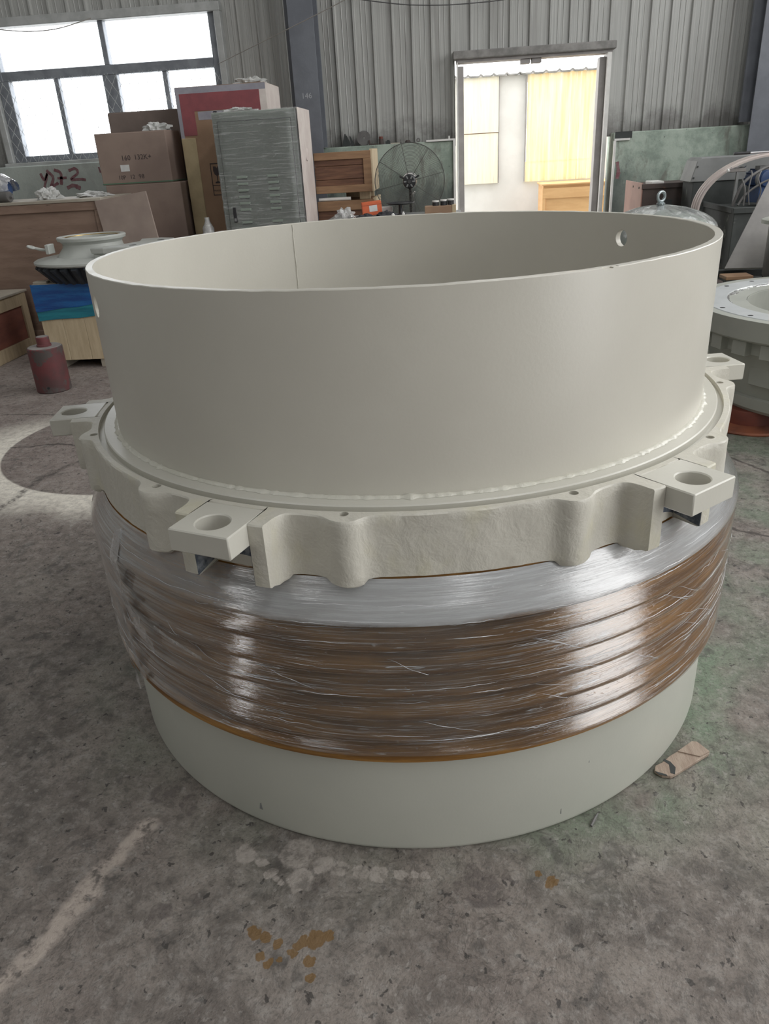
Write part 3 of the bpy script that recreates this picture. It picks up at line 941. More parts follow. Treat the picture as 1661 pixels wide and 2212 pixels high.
for k in range(-12, 40):                                              # diamond netting, both ways
    for s_ in (1, -1):
        x = WX0+k*.10
        za, zb = WZ0-.01, 2.42
        xa, xb = (x, x+(zb-za)*.62*s_) if s_ == 1 else (x+.5, x+.5-(zb-za)*.62)
        pa, pb = Vector((xa, 7.155, za)), Vector((xb, 7.155, zb))
        lo_, hi_ = WX0-.04, -2.3
        d = pb-pa
        ta, tb = 0.0, 1.0
        if abs(d.x) > 1e-6:
            t1, t2 = (lo_-pa.x)/d.x, (hi_-pa.x)/d.x
            ta, tb = max(0, min(t1, t2)), min(1, max(t1, t2))
        if tb-ta > .05:
            m.tube([pa+d*ta, pa+d*tb], .002, 4)
tag(m.build('wire_netting', M_alu2, win), 'thin diamond wire netting', kind='stuff')

# ---- doorway
dr = thing('door_1', 'open doorway with grimy header and pale jambs in the back wall', 'doorway', (0, 0, 0), kind='structure')
MB().box(DX0-.05, DX1+.05, 7.10, 7.30, DZ1, DZ1+.075).build('header', M_flash, dr, bevel=.008)
MB().box(DX0-.02, DX1+.02, 7.14, 7.36, DZ1-.03, DZ1).build('header_soffit', M_jamb, dr)
MB().box(DX0-.012, DX0+.002, 7.10, 7.34, 0, DZ1-.03).build('jamb_edge', M_white, dr)
MB().box(DX0+.002, DX0+.062, 7.18, 7.34, 0, DZ1-.06).build('jamb', M_jamb, dr, bevel=.004)
MB().box(1.745, 1.812, 7.18, 7.34, 0, DZ1-.06).build('jamb', M_jamb, dr, bevel=.004)
MB().box(1.812, 1.852, 7.10, 7.34, 0, DZ1-.03).build('jamb_edge', M_white, dr)  # sunlit flashing strip, its brightness painted in as white
for x in (.925, 1.04):
    MB().box(x, x+.10, 7.16, 7.28, DZ1-.075, DZ1-.03).build('hanger', M_jamb, dr, bevel=.004)

# ---- outside wall beyond the doorway
YO = 10.0
wo = MB().box(-1.3, .31, YO+.03, YO+.12, -.02, 2.34).box(.86, 1.27, YO+.03, YO+.12, -.02, 2.34).box(2.29, 6.0, YO+.03, YO+.12, -.02, 2.34).box(.31, .86, YO+.03, YO+.12, -.02, .99).box(1.27, 2.29, YO+.03, YO+.12, -.02, .985).build('wall_outside', M_render)
tag(wo, 'pale rendered wall of the building across the yard', 'wall', kind='structure')
MB().box(.30, .868, YO-.012, YO+.03, .98, 1.635).build('pale_panel', M_fibre2, wo)
MB().box(.30, .872, YO-.02, YO+.03, 1.645, 2.34).build('pale_panel', M_fibre2, wo)


def wavy(x0, x1, z0, z1, y, pitch=.137, amp=.02):
    n = int((x1-x0)/pitch*8)
    pts = []
    for i in range(n+1):
        x = x0+(x1-x0)*i/n
        ph = (x/pitch) % 1
        pts.append((x, y-amp*max(0, 1-abs(ph-.5)*5)))
    vs_ = [(p[0], p[1]+dy, z) for dy in (0, .004) for z in (z0, z1) for p in pts]
    q = n+1
    fs = [(i, i+1, q+i+1, q+i) for i in range(n)]+[(2*q+i, 3*q+i, 3*q+i+1, 2*q+i+1) for i in range(n)]+[(q+i, q+i+1, 3*q+i+1, 3*q+i) for i in range(n)]
    return MB().add(vs_, fs)


wavy(1.27, 2.30, 1.22, 2.34, YO).build('yellowed_sheet', M_fibre, wo)
wavy(1.255, 2.30, .975, 1.24, YO-.012).build('yellowed_sheet', M_fibre, wo)
# eaves of the roof across the yard: ribbed sheet seen end on
n = 400
vs_ = []
for i in range(n+1):
    x = -1.3+7.3*i/n
    ph = (x/.178) % 1
    zz = 2.345+.028*max(0, 1-abs(ph-.5)*6)
    for (y, dz) in ((YO-.05, -.012), (YO+1.8, .0), (YO+1.8, .015), (YO-.05, .010)):
        vs_.append((x, y, zz+dz))
fs = [(4*i+k, 4*i+4+k, 4*i+4+(k+1) % 4, 4*i+(k+1) % 4) for i in range(n) for k in range(4)]
MB().add(vs_, fs).build('eaves_sheet', M_flash, wo)
MB().box(.30, .872, YO-.006, YO+.03, 1.630, 1.650).build('panel_batten', M_wood_o, wo)
MB().box(.872, .884, YO-.01, YO+.03, .98, 2.335).build('panel_batten', M_jamb, wo)
MB().box(1.245, 1.262, YO-.01, YO+.03, .98, 2.335).build('panel_batten', M_jamb, wo)
oc = thing('plywood_crate', 'orange plywood crate standing in the yard outside the doorway', 'crate', (1.44, 9.2, -.02))
MB().box(0, 1.1, .01, .6, 0, .965).build('side_panel', M_ply_o, oc)
MB().box(-.01, 1.11, -.012, .01, .80, .93).build('batten', M_ply_o, oc, bevel=.003)
MB().box(-.01, .03, -.012, .01, 0, .80).build('batten', M_ply_o, oc, bevel=.003)
MB().box(-.02, 1.12, -.02, .62, .965, .985).build('lid', M_ply_o, oc, bevel=.003)

# ---- steel columns
for (x0, x1, lab) in ((-1.445, -1.185, 'blue-grey steel column with a chalk number beside the wrapped cabinet'), (3.235, 3.50, 'blue-grey steel column at the right edge by the green wall')):
    c = thing('steel_column', lab, 'column', ((x0+x1)/2, 6.82, 0), group='steel columns')
    hw = (x1-x0)/2
    MB().box(-hw, hw, -.006, .006, 0, HZ-.005).build('front_flange', M_steel, c, bevel=.002)
    MB().box(-.006, .006, .006, .185, 0, HZ-.005).build('web', M_steel, c)
    MB().box(-hw-.06, hw+.02, .16, .195, 1.56, HZ-.005).build('rear_flange', M_steel, c)
    if x0 < 0:
        text('146', .075, M_chalk, c, (-.06, -.0075, 2.03), (PI/2, 0, 0), 'chalk_number')

# ------------------------------------------------------------------ the big drum
drum = thing('machine_drum', 'large cream painted steel drum with lugged flange and film-wrapped thread', 'machine part', (0, 0, 0))
ZT, ZB, ZR, ZTOP = .8755, .738, .8806, 1.279
LUG0 = R_(-169.97)
LUGS = [LUG0+R_(60*k) for k in range(6)]
HOLES = [LUG0+R_(15+30*k) for k in range(12)]

# upper cylinder with two drilled holes
NS = 288
rows = [.8806+(.3984-.0016)*q/6 for q in range(7)]
prof = [(.800, z) for z in rows]+[(.7985, ZTOP), (.7835, ZTOP), (.782, ZTOP-.0015), (.782, .86), (.800, .86)]
uc = MB().lathe(prof, NS, closed=True)
uc.v = [(x*(1+.0012*noise.noise(Vector((x*2, y*2, z*3)))), y*(1+.0012*noise.noise(Vector((x*2, y*2, z*3)))), z+(.0012*noise.noise(Vector((x*25, y*25, 3))) if z > 1.27 else 0)) for x, y, z in uc.v]
ucyl = uc.build('upper_cylinder', M_drum, drum)
cs = []
for a in (31.0, -147.2):
    mt = Matrix.Rotation(R_(a), 4, 'Z') @ Matrix.Translation((.79, 0, 1.207)) @ Matrix.Rotation(PI/2, 4, 'Y')
    cs.append(MB().disc(.025, -.08, .08, 40, mat=mt).build('cutter'))
# little torch nicks in the rim
for a, d in ((-58.2, .006), (-57.2, .004), (-62.0, .003)):
    mt = Matrix.Rotation(R_(a), 4, 'Z') @ Matrix.Translation((.803, 0, ZTOP+.003))
    cs.append(MB().box(-.01, .012, -.012, .012, -d, d, mt).build('cutter'))
cut(ucyl, cs)
ucyl.data.materials.clear()
ucyl.data.materials.append(M_drum)
smooth(ucyl, 30)
# inside vertical weld seam
path = []
for i in range(60):
    z = .885+.39*i/59
    a = R_(122)+.004*noise.noise(Vector((z*25, 1, 0)))
    path.append((.7815*math.cos(a), .7815*math.sin(a), z))
MB().tube(path, [.0024+.0012*noise.noise(Vector((i*.9, 0, 4))) for i in range(60)], 6).build('vertical_weld_seam', M_drum, drum, smooth=60)
# weld bead round the foot of the cylinder
b = MB()
n, k = 720, 7
vs_ = []
for i in range(n):
    a = 2*PI*i/n
    s_ = 1+.55*noise.noise(Vector((math.cos(a)*60, math.sin(a)*60, 0)))+.35*noise.noise(Vector((math.cos(a)*170, math.sin(a)*170, 3)))
    if min(abs((a-R_(t_)+PI) % (2*PI)-PI) for t_ in (-86.1, -53, -130, -20)) < .008:
        s_ += .45
    for q in range(k):
        an = 2*PI*q/k
        rr = .8005+.0095*s_*math.cos(an)
        z = ZR+.0005+.0052*s_*math.sin(an)
        vs_.append((rr*math.cos(a), rr*math.sin(a), z))
fs = [(i*k+q, ((i+1) % n)*k+q, ((i+1) % n)*k+(q+1) % k, i*k+(q+1) % k) for i in range(n) for q in range(k)]
b.add(vs_, fs).build('weld_bead', M_weld, drum, smooth=50)
# ring plate that carries the cylinder
MB().lathe([(.60, .845), (.60, ZR), (.8355, ZR), (.838, ZR-.0025), (.838, .845)], 288, closed=True).build('ring_plate', M_ringp, drum, smooth=30)

# flange casting: outline of one sector (degrees from lug centre, radius)
half = [(0, .868), (1.5, .868), (3.0, .868), (4.55, .868), (4.24, .9335), (4.9, .9345), (5.6, .9345), (6.22, .934), (6.33, .925), (6.45, .909), (6.65, .895), (7.05, .882), (7.5, .8755), (8.1, .872), (9.0, .8705), (10.2, .871), (11.3, .873), (12.3, .878), (13.0, .8855), (13.7, .893), (14.4, .8985), (15.2, .901), (16.0, .8995), (16.7, .894), (17.2, .886), (17.7, .878), (18.3, .873), (19.2, .870), (20.5, .869), (22, .8685), (24, .868), (26, .868), (28, .868)]
sec = [(-p[0], p[1]) for p in half[:0:-1]]+half+[(30, .868)]
outl = []
for L in LUGS:
    for (d, rr) in sec:
        di = math.copysign(4.40 if abs(d) == 4.55 else 4.36 if abs(d) == 4.24 else abs(d), d)
        outl.append((L+R_(d), rr, L+R_(di)))
# densify the long arcs for the rough casting
dense = []
for i, (a, rr, ai) in enumerate(outl):
    a2, r2, ai2 = outl[(i+1) % len(outl)]
    da = (a2-a+PI) % (2*PI)-PI
    dai = (ai2-ai+PI) % (2*PI)-PI
    st = max(1, int(abs(da)/R_(.5)))
    for q in range(st):
        f_ = q/st
        dense.append((a+da*f_, rr+(r2-rr)*f_, ai+dai*f_))
RIN = .853
zr = [ZT-.003-(ZT-.003-ZB-.004)*q/9 for q in range(10)]
sect = 3+len(zr)+1
vs_ = []
for (a, rr, ai) in dense:
    ca, sa = math.cos(a), math.sin(a)
    rough_ = 1.0 if rr < .93 else .15
    low = .006 if .88 < rr < .925 else 0.0
    pts = [(RIN, ZB+.004, ai), (RIN, ZT, ai), (rr-.0025+.0012*noise.noise(Vector((ca*90, sa*90, 1))), ZT, a)]
    for j, z in enumerate(zr):
        d = rough_*(.0022*noise.noise(Vector((ca*16, sa*16, z*16)))+.0012*noise.noise(Vector((ca*45, sa*45, z*45))))
        zz = z-(low*(j/9)**2)
        pts.append((rr+d, zz, a))
    pts.append((rr-.006, ZB-low*1.2, a))
    for (q, z, an) in pts:
        vs_.append((q*math.cos(an), q*math.sin(an), z))
nd = len(dense)
fs = [(i*sect+q, ((i+1) % nd)*sect+q, ((i+1) % nd)*sect+(q+1) % sect, i*sect+(q+1) % sect) for i in range(nd) for q in range(sect)]
flange = MB().add(vs_, fs).build('flange', M_cast, drum)
cs = []
for a in HOLES:
    cs.append(MB().disc(.0098, ZT-.045, ZT+.02, 20, (.8635*math.cos(a), .8635*math.sin(a))).build('cutter'))
cut(flange, cs)
flange.data.materials.clear()
flange.data.materials.append(M_cast)
smooth(flange, 38)
# groove floor between ring plate and flange
MB().lathe([(.836, .846), (.836, ZT-.012), (.8545, ZT-.012), (.8545, .846)], 192, closed=True).build('groove', M_ringp, drum, smooth=30)


def lug_mesh():
    """plate with a bored hole; radial axis = +x"""
    x0, x1, hw, zc0, zc1 = .8665, .993, .0685, ZT-.047, ZT+.0004
    cx, rr, n = .9425, .0335, 48
    ring, rect = [], []
    angs = sorted([2*PI*i/n for i in range(n)]+[math.atan2(sy*hw, (xx-cx)) % (2*PI) for xx in (x0, x1) for sy in (-1, 1)])
    for a in angs:
        c_, s_ = math.cos(a), math.sin(a)
        tx = ((x1-cx)/c_ if c_ > 1e-9 else (x0-cx)/c_ if c_ < -1e-9 else 1e9)
        ty = (hw/s_ if s_ > 1e-9 else -hw/s_ if s_ < -1e-9 else 1e9)
        t_ = min(tx, ty)
        ring.append((cx+rr*c_, rr*s_))
        rect.append((cx+t_*c_, t_*s_))
    q = len(angs)
    vs_ = [(*p, zc1) for p in ring]+[(*p, zc1) for p in rect]+[(*p, zc0) for p in rect]+[(*p, zc0) for p in ring]
    fs = []
    for g in range(4):
        for i in range(q):
            j = (i+1) % q
            fs.append((g*q+i, g*q+j, ((g+1) % 4)*q+j, ((g+1) % 4)*q+i))
    return MB().add(vs_, fs)


lug0 = None
for L in LUGS:
    mt = Matrix.Rotation(L, 4, 'Z')
    if lug0 is None:
        lug0 = lug_mesh().build('lug', M_ringp, drum, smooth=30, bevel=.0025)
        lug0.matrix_local = mt
    else:
        share(lug0, 'lug', drum, mat4=mt)
# bare casting left unpainted under each lug
pk0 = None
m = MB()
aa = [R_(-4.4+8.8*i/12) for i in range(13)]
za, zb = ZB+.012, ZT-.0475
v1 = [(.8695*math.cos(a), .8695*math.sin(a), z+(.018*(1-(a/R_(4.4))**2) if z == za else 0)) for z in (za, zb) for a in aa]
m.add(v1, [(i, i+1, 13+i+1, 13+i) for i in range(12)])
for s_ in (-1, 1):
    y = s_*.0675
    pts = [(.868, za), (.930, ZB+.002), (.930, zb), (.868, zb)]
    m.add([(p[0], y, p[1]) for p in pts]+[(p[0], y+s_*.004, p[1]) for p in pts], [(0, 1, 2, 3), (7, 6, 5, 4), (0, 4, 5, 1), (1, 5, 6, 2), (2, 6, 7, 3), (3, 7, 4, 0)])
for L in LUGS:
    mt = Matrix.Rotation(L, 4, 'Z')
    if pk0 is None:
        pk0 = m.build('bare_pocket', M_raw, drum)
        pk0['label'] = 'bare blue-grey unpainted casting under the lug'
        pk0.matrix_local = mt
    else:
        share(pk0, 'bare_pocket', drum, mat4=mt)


def uv_lathe(prof, n, name, mat, a_off=-PI, disp=None, smooth_=40, closed=False):
    """lathe with a seam at the back and UV = (metres round, height)"""
    a_s = PI/2
    vs_, uvs = [], []
    mlen = len(prof)
    for i in range(n+1):
        a = a_s+2*PI*i/n
        for (rr, z) in prof:
            if disp:
                rr, z = disp(a, rr, z)
            vs_.append((rr*math.cos(a), rr*math.sin(a), z))
            uvs.append(((a-PI)*.9, z))
    fs = [(i*mlen+q, (i+1)*mlen+q, (i+1)*mlen+q+1, i*mlen+q+1) for i in range(n) for q in range(mlen-1)]
    me = bpy.data.meshes.new(name)
    me.from_pydata(vs_, [], fs)
    ul = me.uv_layers.new(name='UVMap')
    for lp in me.loops:
        ul.data[lp.index].uv = uvs[lp.vertex_index]
    return link(name, me, mat, drum, smooth_)


tp = [(.74, .302), (.909, .302), (.912, .305)]
TH = .0585
for k in range(6):
    zk = .305+TH*k
    tp += [(.912, zk), (.912, zk+.006), (.9035, zk+.022), (.893, zk+.040), (.887, zk+.050), (.884, zk+.0562), (.9105, zk+TH-.0008)]
tp += [(.912, .656), (.911, .661), (.885, .705), (.866, .728), (.862, .750), (.74, .750)]
uv_lathe(tp, 240, 'threaded_body', M_thread, smooth_=32)
# stretch film over the thread
fp = []
for k in range(6):
    zk = .305+TH*k
    for (f_, rr) in ((.0, .9145), (.05, .915), (.11, .9148), (.24, .9105), (.38, .9065), (.52, .9025), (.66, .8985), (.78, .8950), (.87, .8925), (.93, .8918), (.965, .896)):
        fp.append((rr, zk+TH*f_))
for q in range(16):
    z = .656+(.738-.656)*q/15
    fp.append((.9155-(.9155-.868)*max(0, (z-.66)/.078)**1.15, z))


def film_disp(a, rr, z):
    u_ = (a-PI)*.9
    d = .0010*noise.noise(Vector((u_*2.2+z*3, z*55, 1)))+.0005*noise.noise(Vector((u_*5-z*5, z*120, 7)))
    loose = max(0, 1-abs(u_-1.0)/.9)
    d += loose*.003*noise.noise(Vector((u_*6+z*9, z*40-u_*4, 3)))
    zz = z
    if z < .35:
        zz = z+(.35-z)/.045*(.006+.010*noise.noise(Vector((u_*3, 5, 2)))+loose*.02)
    return rr+d+.0012, zz


uv_lathe(fp, 420, 'plastic_film', M_dfilm, disp=film_disp, smooth_=60)['label'] = 'shiny clear stretch film over the brown thread'

# loose film ends on the left of the drum
def on_drum(a0, z0, ang, off):
    """place local (x along the strip, y across) on the drum side"""
    def fn(p):
        x = p.x*math.cos(ang)-p.y*math.sin(ang)
        z = p.x*math.sin(ang)+p.y*math.cos(ang)
        a = a0+x/.92
        rr = .921+off+abs(p.z)*.8+.012*max(0, (z0+z-.66))*-8
        if z0+z > .66:
            rr = .9158-(.9158-.868)*min(1, ((z0+z-.66)/.078))+off+abs(p.z)*.8+.003
        return Vector((rr*math.cos(a), rr*math.sin(a), z0+z))
    return fn


sheet_film(.21, .042, 26, 8, 3.0, .016, on_drum(R_(-135.5), .62, R_(-66), .0)).build('film_flap', M_flap, drum, smooth=70)
sheet_film(.09, .028, 18, 8, 8.0, .026, on_drum(R_(-129.5), .50, R_(-45), .006)).build('film_flap', M_flap, drum, smooth=70)
sheet_film(.07, .020, 14, 6, 5.0, .022, on_drum(R_(-132), .545, R_(-12), .004)).build('film_flap', M_flap, drum, smooth=70)
sheet_film(.12, .02, 14, 6, 11.0, .018, on_drum(R_(-139), .325, R_(-62), .0)).build('film_flap', M_flap, drum, smooth=70)
sheet_film(.16, .010, 14, 4, 14.0, .010, on_drum(R_(-122), .525, R_(-10), .002)).build('film_flap', M_flap, drum, smooth=70)
sheet_film(.22, .03, 20, 6, 17.0, .012, on_drum(R_(-137), .43, R_(-70), .0)).build('film_flap', M_flap, drum, smooth=70)

# wrinkle ridges on the film: white tubes that paint its bright glint lines
def film_R(z):
    for (r0, za), (r1, zb) in zip(fp[:-1], fp[1:]):
        if za <= z <= zb:
            return r0+(r1-r0)*(z-za)/max(1e-6, zb-za)
    return .915


rnd = random.Random(12)
wm = MB()
for k in range(150):
    diag = k < 24
    a0_ = R_(rnd.uniform(-152, -22))
    z0_ = rnd.uniform(.325, .70) if not diag else rnd.uniform(.40, .66)
    ln_ = rnd.uniform(.05, .24) if not diag else rnd.uniform(.05, .16)
    sl = rnd.uniform(-.03, .03) if not diag else rnd.choice((-.5, -.38, -.3, -.22))
    npt = 16
    pts_, rad_ = [], []
    for i in range(npt):
        f_ = i/(npt-1)
        a = a0_+ln_*f_/.915
        z = min(.735, max(.312, z0_+sl*ln_*f_+.003*noise.noise(Vector((f_*4, k, 0)))))
        rr = film_R(z)+.0016
        pts_.append((rr*math.cos(a), rr*math.sin(a), z))
        rad_.append(.00012+.00052*math.sin(PI*f_)*rnd.uniform(.7, 1.2)*(.7 if diag else 1))
    wm.tube(pts_, rad_, 4, False)
tag(wm.build('film_glint_lines', M_glint, drum, smooth=80), 'thin white lines painting the glints on wrinkles of the stretch film', kind='stuff')

# base cylinder
MB().lathe([(.74, 0), (.874, 0), (.8795, .007), (.882, .016), (.882, .303), (.74, .303)], 240, closed=True).build('base_cylinder', M_base, drum, smooth=25)
# small scrapes in the paint of the base
for (a, z, w_, h_) in ((-113.3, .050, .010, .022), (-64.7, .040, .003, .016), (-60.0, .17, .002, .006)):
    mt = Matrix.Rotation(R_(a), 4, 'Z')
    vs_ = [mt @ Vector((.8826, -w_/2, z)), mt @ Vector((.8826, w_/2, z)), mt @ Vector((.8826, w_*.25, z+h_)), mt @ Vector((.8826, -w_*.1, z+h_*.9)),
           mt @ Vector((.8805, -w_/2, z)), mt @ Vector((.8805, w_/2, z)), mt @ Vector((.8805, w_*.25, z+h_)), mt @ Vector((.8805, -w_*.1, z+h_*.9))]
    MB().add(vs_, [(0, 1, 2, 3), (7, 6, 5, 4), (0, 4, 5, 1), (1, 5, 6, 2), (2, 6, 7, 3), (3, 7, 4, 0)]).build('paint_scrape', M_gmetal, drum)

# ------------------------------------------------------------------ left background
# long plywood crate
c = thing('plywood_crate', 'long dusty brown plywood crate along the left edge under the window', 'crate', (-3.80, 5.05, 0))
MB().box(-.94, .94, -.33, .33, .06, 1.235).build('body', M_ply, c)
MB().box(-.95, .95, -.352, -.33, 1.165, 1.235).build('batten', M_ply, c, bevel=.003)
MB().box(-.95, .95, -.352, -.33, .06, .15).build('batten', M_ply, c, bevel=.003)
MB().box(.88, .95, -.352, -.33, .15, 1.165).build('batten', M_ply, c, bevel=.003)
MB().box(-.96, .96, -.36, .36, 1.235, 1.26).build('lid', M_pine_d, c, bevel=.003)
for x in (-.85, 0, .75):
    MB().box(x, x+.1, -.33, .33, 0, .06).build('skid', M_pine_d, c)
for i, (x, y, sx, sy, sz, sd, lab) in enumerate(((-3.44, 4.98, .09, .08, .075, 4.0, 'crumpled clear plastic peak on the long crate beside the red brush marks'), (-3.06, 5.06, .14, .10, .035, 9.0, 'flat crumpled clear plastic on the long crate next to the cardboard boxes'))):
    o = crumple(sx, sy, sz, sd, .6, 44, 2.2).build('plastic_sheet', M_sheet, None, smooth=25, loc=(x, y, 1.26))
    tag(o, lab, 'plastic sheet', 'crumpled plastic on the crate')
# film-wrapped motor and roller on the crate
mo = thing('wrapped_motor', 'blue motor under whitish film on the long crate, cut by the left edge', 'motor', (-3.93, 5.0, 1.26), R_(-18))
mt = Matrix.Translation((0, 0, .11)) @ Matrix.Rotation(PI/2, 4, 'Y')
m = MB().lathe([(0, -.13), (.085, -.13), (.10, -.12), (.10, .10), (.07, .13), (0, .13)], 28, mat=mt)
m.build('motor_body', M_blue, mo, smooth=35)
MB().box(-.09, .09, -.08, .08, 0, .025).build('foot', M_blue, mo, bevel=.003)
m = MB()
vs_ = []
for i in range(25):
    a = -.25+PI*1.16*i/24
    for j in range(13):
        x = -.14+.36*j/12
        rr = .115+.02*abs(noise.noise(Vector((x*14, a*3, 1))))-.055*max(0, (x-.10)/.12)
        vs_.append((x, -rr*math.cos(a)*1.05, max(.004, .11+rr*math.sin(a))))
m.add(vs_, [(i*13+j, i*13+j+1, (i+1)*13+j+1, (i+1)*13+j) for i in range(24) for j in range(12)])
m.build('film', M_lump, mo, smooth=50)
ro = thing('steel_roller', 'small dark grey roller lying on the crate at the left edge', 'roller', (-3.80, 4.80, 1.26), R_(-15))
mt = Matrix.Translation((0, 0, .045)) @ Matrix.Rotation(PI/2, 4, 'Y')
MB().lathe([(0, -.12), (.040, -.12), (.045, -.112), (.045, .112), (.040, .12), (0, .12)], 24, mat=mt).build('roller_body', M_rubber, ro, smooth=35)
MB().lathe([(0, -.15), (.012, -.15), (.012, .15), (0, .15)], 12, mat=mt).build('shaft', M_chrome, ro, smooth=35)

# board leaning against the crate
tl, tr, bl = Vector((-2.89, 4.690, 1.235)), Vector((-2.425, 4.690, 1.292)), Vector((-2.79, 4.665, .55))
ex = (tr-tl).normalized()
ez = (tl-bl)
ez = (ez-ex*ez.dot(ex)).normalized()
ey = ez.cross(ex)
hgt, wid = 1.22, (tr-tl).length
mt = Matrix(((ex.x, ey.x, ez.x, tl.x), (ex.y, ey.y, ez.y, tl.y), (ex.z, ey.z, ez.z, tl.z), (0, 0, 0, 1)))
o = MB().box(0, wid, -.018, 0, -hgt, 0).build('plywood_board', M_ply2, None, bevel=.002)
o.matrix_world = mt
tag(o, 'thin pinkish plywood board leaning tilted against the long crate', 'board')

# cardboard boxes
def carton(name, label, x0, x1, y0, y1, z0, z1, mat, tape=None, group='cardboard boxes under the window'):
    t = thing(name, label, 'box', ((x0+x1)/2, (y0+y1)/2, z0), group=group)
    hx, hy, h = (x1-x0)/2, (y1-y0)/2, z1-z0
    MB().box(-hx, hx, -hy, hy, 0, h-.002).build('carton_body', mat, t, bevel=.008, seg=2)
    MB().box(-hx+.004, -.003, -hy+.004, hy-.004, h-.004, h).build('flap', mat, t)
    MB().box(.003, hx-.004, -hy+.004, hy-.004, h-.004, h).build('flap', mat, t)
    return t, hx, hy, h


carton('cardboard_box', 'large bottom cardboard box of the stack behind the leaning board', -3.12, -2.36, 5.46, 5.90, 0, .74, M_card2)
carton('cardboard_box', 'plain lower cardboard box just under the box with handwriting', -3.10, -2.37, 5.46, 5.90, .74, 1.335, M_card)
t, hx, hy, h = carton('cardboard_box', 'cardboard box with handwriting and a white sticker, topmost in front', -3.12, -2.44, 5.46, 5.88, 1.335, 1.775, M_card)
FR = (PI/2, 0, 0)
for (wd, sz, wx, wz) in (('160', .062, .22, .205), ('132K+', .062, .345, .207), ('10P', .05, .16, .045), ('12', .05, .275, .047), ('98', .055, .36, .045)):
    text(wd, sz, M_ink, t, (-hx+wx, -hy-.001, wz), FR, 'handwriting')
MB().box(-hx+.20, -hx+.285, -hy-.0015, -hy+.001, .112, .168).build('sticker', M_paper, t)
MB().box(-hx-.002, hx+.002, -hy-.002, hy+.002, .006, .016).build('strap', M_green, t)
tag(crumple(.11, .09, .055, 21.0, .6, 40, 2.4).build('plastic_sheet', M_sheet, None, smooth=25, loc=(-2.57, 5.62, 1.776)), 'crumpled pale plastic on top of the handwritten cardboard box', 'plastic sheet', 'crumpled plastic on the crate')
carton('cardboard_box', 'tall dark cardboard box behind the handwritten box, by the red-banded carton', -3.14, -2.44, 5.92, 6.40, 0, 1.965, M_card2)
# pale film hanging between the boxes
vs_ = []
for i in range(13):
    for j in range(19):
        x = -.05+.10*i/12
        z = 1.94-1.05*j/18
        vs_.append((x+.02*noise.noise(Vector((z*4, 1, 0))), .03*noise.noise(Vector((x*20, z*9, 2))), z))
m = MB().add(vs_, [(j+19*i, j+1+19*i, j+20+19*i, j+19+19*i) for i in range(12) for j in range(18)])

# tall carton with the red band
t, hx, hy, h = carton('tall_carton', 'tall film-wrapped carton with a red band and a fragile mark', -2.345, -1.50, 5.62, 6.24, 0, 2.115, M_card3, group='tall packages')
f = -hy-.0015
MB().box(-hx, hx, f, -hy+.001, h-.055, h-.004).build('grey_band', M_greytape, t)
MB().box(-hx+.035, hx-.06, f-.001, -hy+.001, h-.20, h-.055).build('red_band', M_redtape, t)
MB().box(-hx+.035, -hx+.16, f-.001, -hy+.001, h-.40, h-.20).build('red_band', M_redtape, t)
MB().box(hx-.14, hx-.06, f-.001, -hy+.001, h-.34, h-.20).build('red_band', M_redtape, t)
MB().box(-hx, -hx+.035, f, -hy+.001, h-.42, h-.055).build('grey_band', M_greytape, t)
MB().box(-hx+.19, hx-.14, f, -hy+.001, h-.275, h-.205).build('grey_band', M_greytape, t)
MB().box(-hx, -hx+.135, f-.006, -hy+.001, 0, h-.42).build('buff_strip', M_yel, t, bevel=.003)
MB().box(-hx+.335, -hx+.37, f, -hy+.001, 0, h-.21).build('grey_band', M_greytape, t)
MB().box(hx-.06, hx+.0015, f, -hy+.001, 0, h-.055).build('pale_corner', M_pinkw, t)
MB().box(hx-.001, hx+.004, -hy, hy, 0, h-.004).build('wrapped_side', M_pinkw, t)
# fragile mark: frame, goblet and caption
ix, iz = -hx+.235, 1.19
for (a, b_, c_, d_) in ((0, .115, .275, .283), (0, .115, 0, .008), (0, .007, .008, .275), (.108, .115, .008, .275), (.007, .108, .085, .091)):
    MB().box(ix+a, ix+b_, f-.0005, -hy+.001, iz+c_, iz+d_).build('printed_frame', M_ink, t)
mt = Matrix.Translation((ix+.0575, -hy-.001, iz)) @ Matrix.Rotation(PI/2, 4, 'X')
gob = [(-.030, .255), (-.033, .215), (-.022, .185), (-.005, .172), (-.004, .125), (-.024, .118), (-.024, .108), (.024, .108), (.024, .118), (.004, .125), (.005, .172), (.022, .185), (.033, .215), (.030, .255), (.012, .255), (.004, .238), (-.006, .255)]
MB().prism(gob[::-1], 0, .001, mt).build('printed_goblet', M_ink, t)
text('FRAGILE', .021, M_ink, t, (ix+.010, -hy-.001, iz+.036), FR, 'caption')
text('FRAGILE', .021, M_ink, t, (ix+.15, -hy-.001, iz+.036), FR, 'caption')
tag(crumple(.12, .06, .045, 31.0, .6, 40, 2.6).build('plastic_sheet', M_sheet, None, smooth=25, loc=(-1.68, 5.80, 2.119)), 'crumpled pale film bunched on top of the red-banded carton', 'plastic sheet', 'crumpled plastic on the crate')

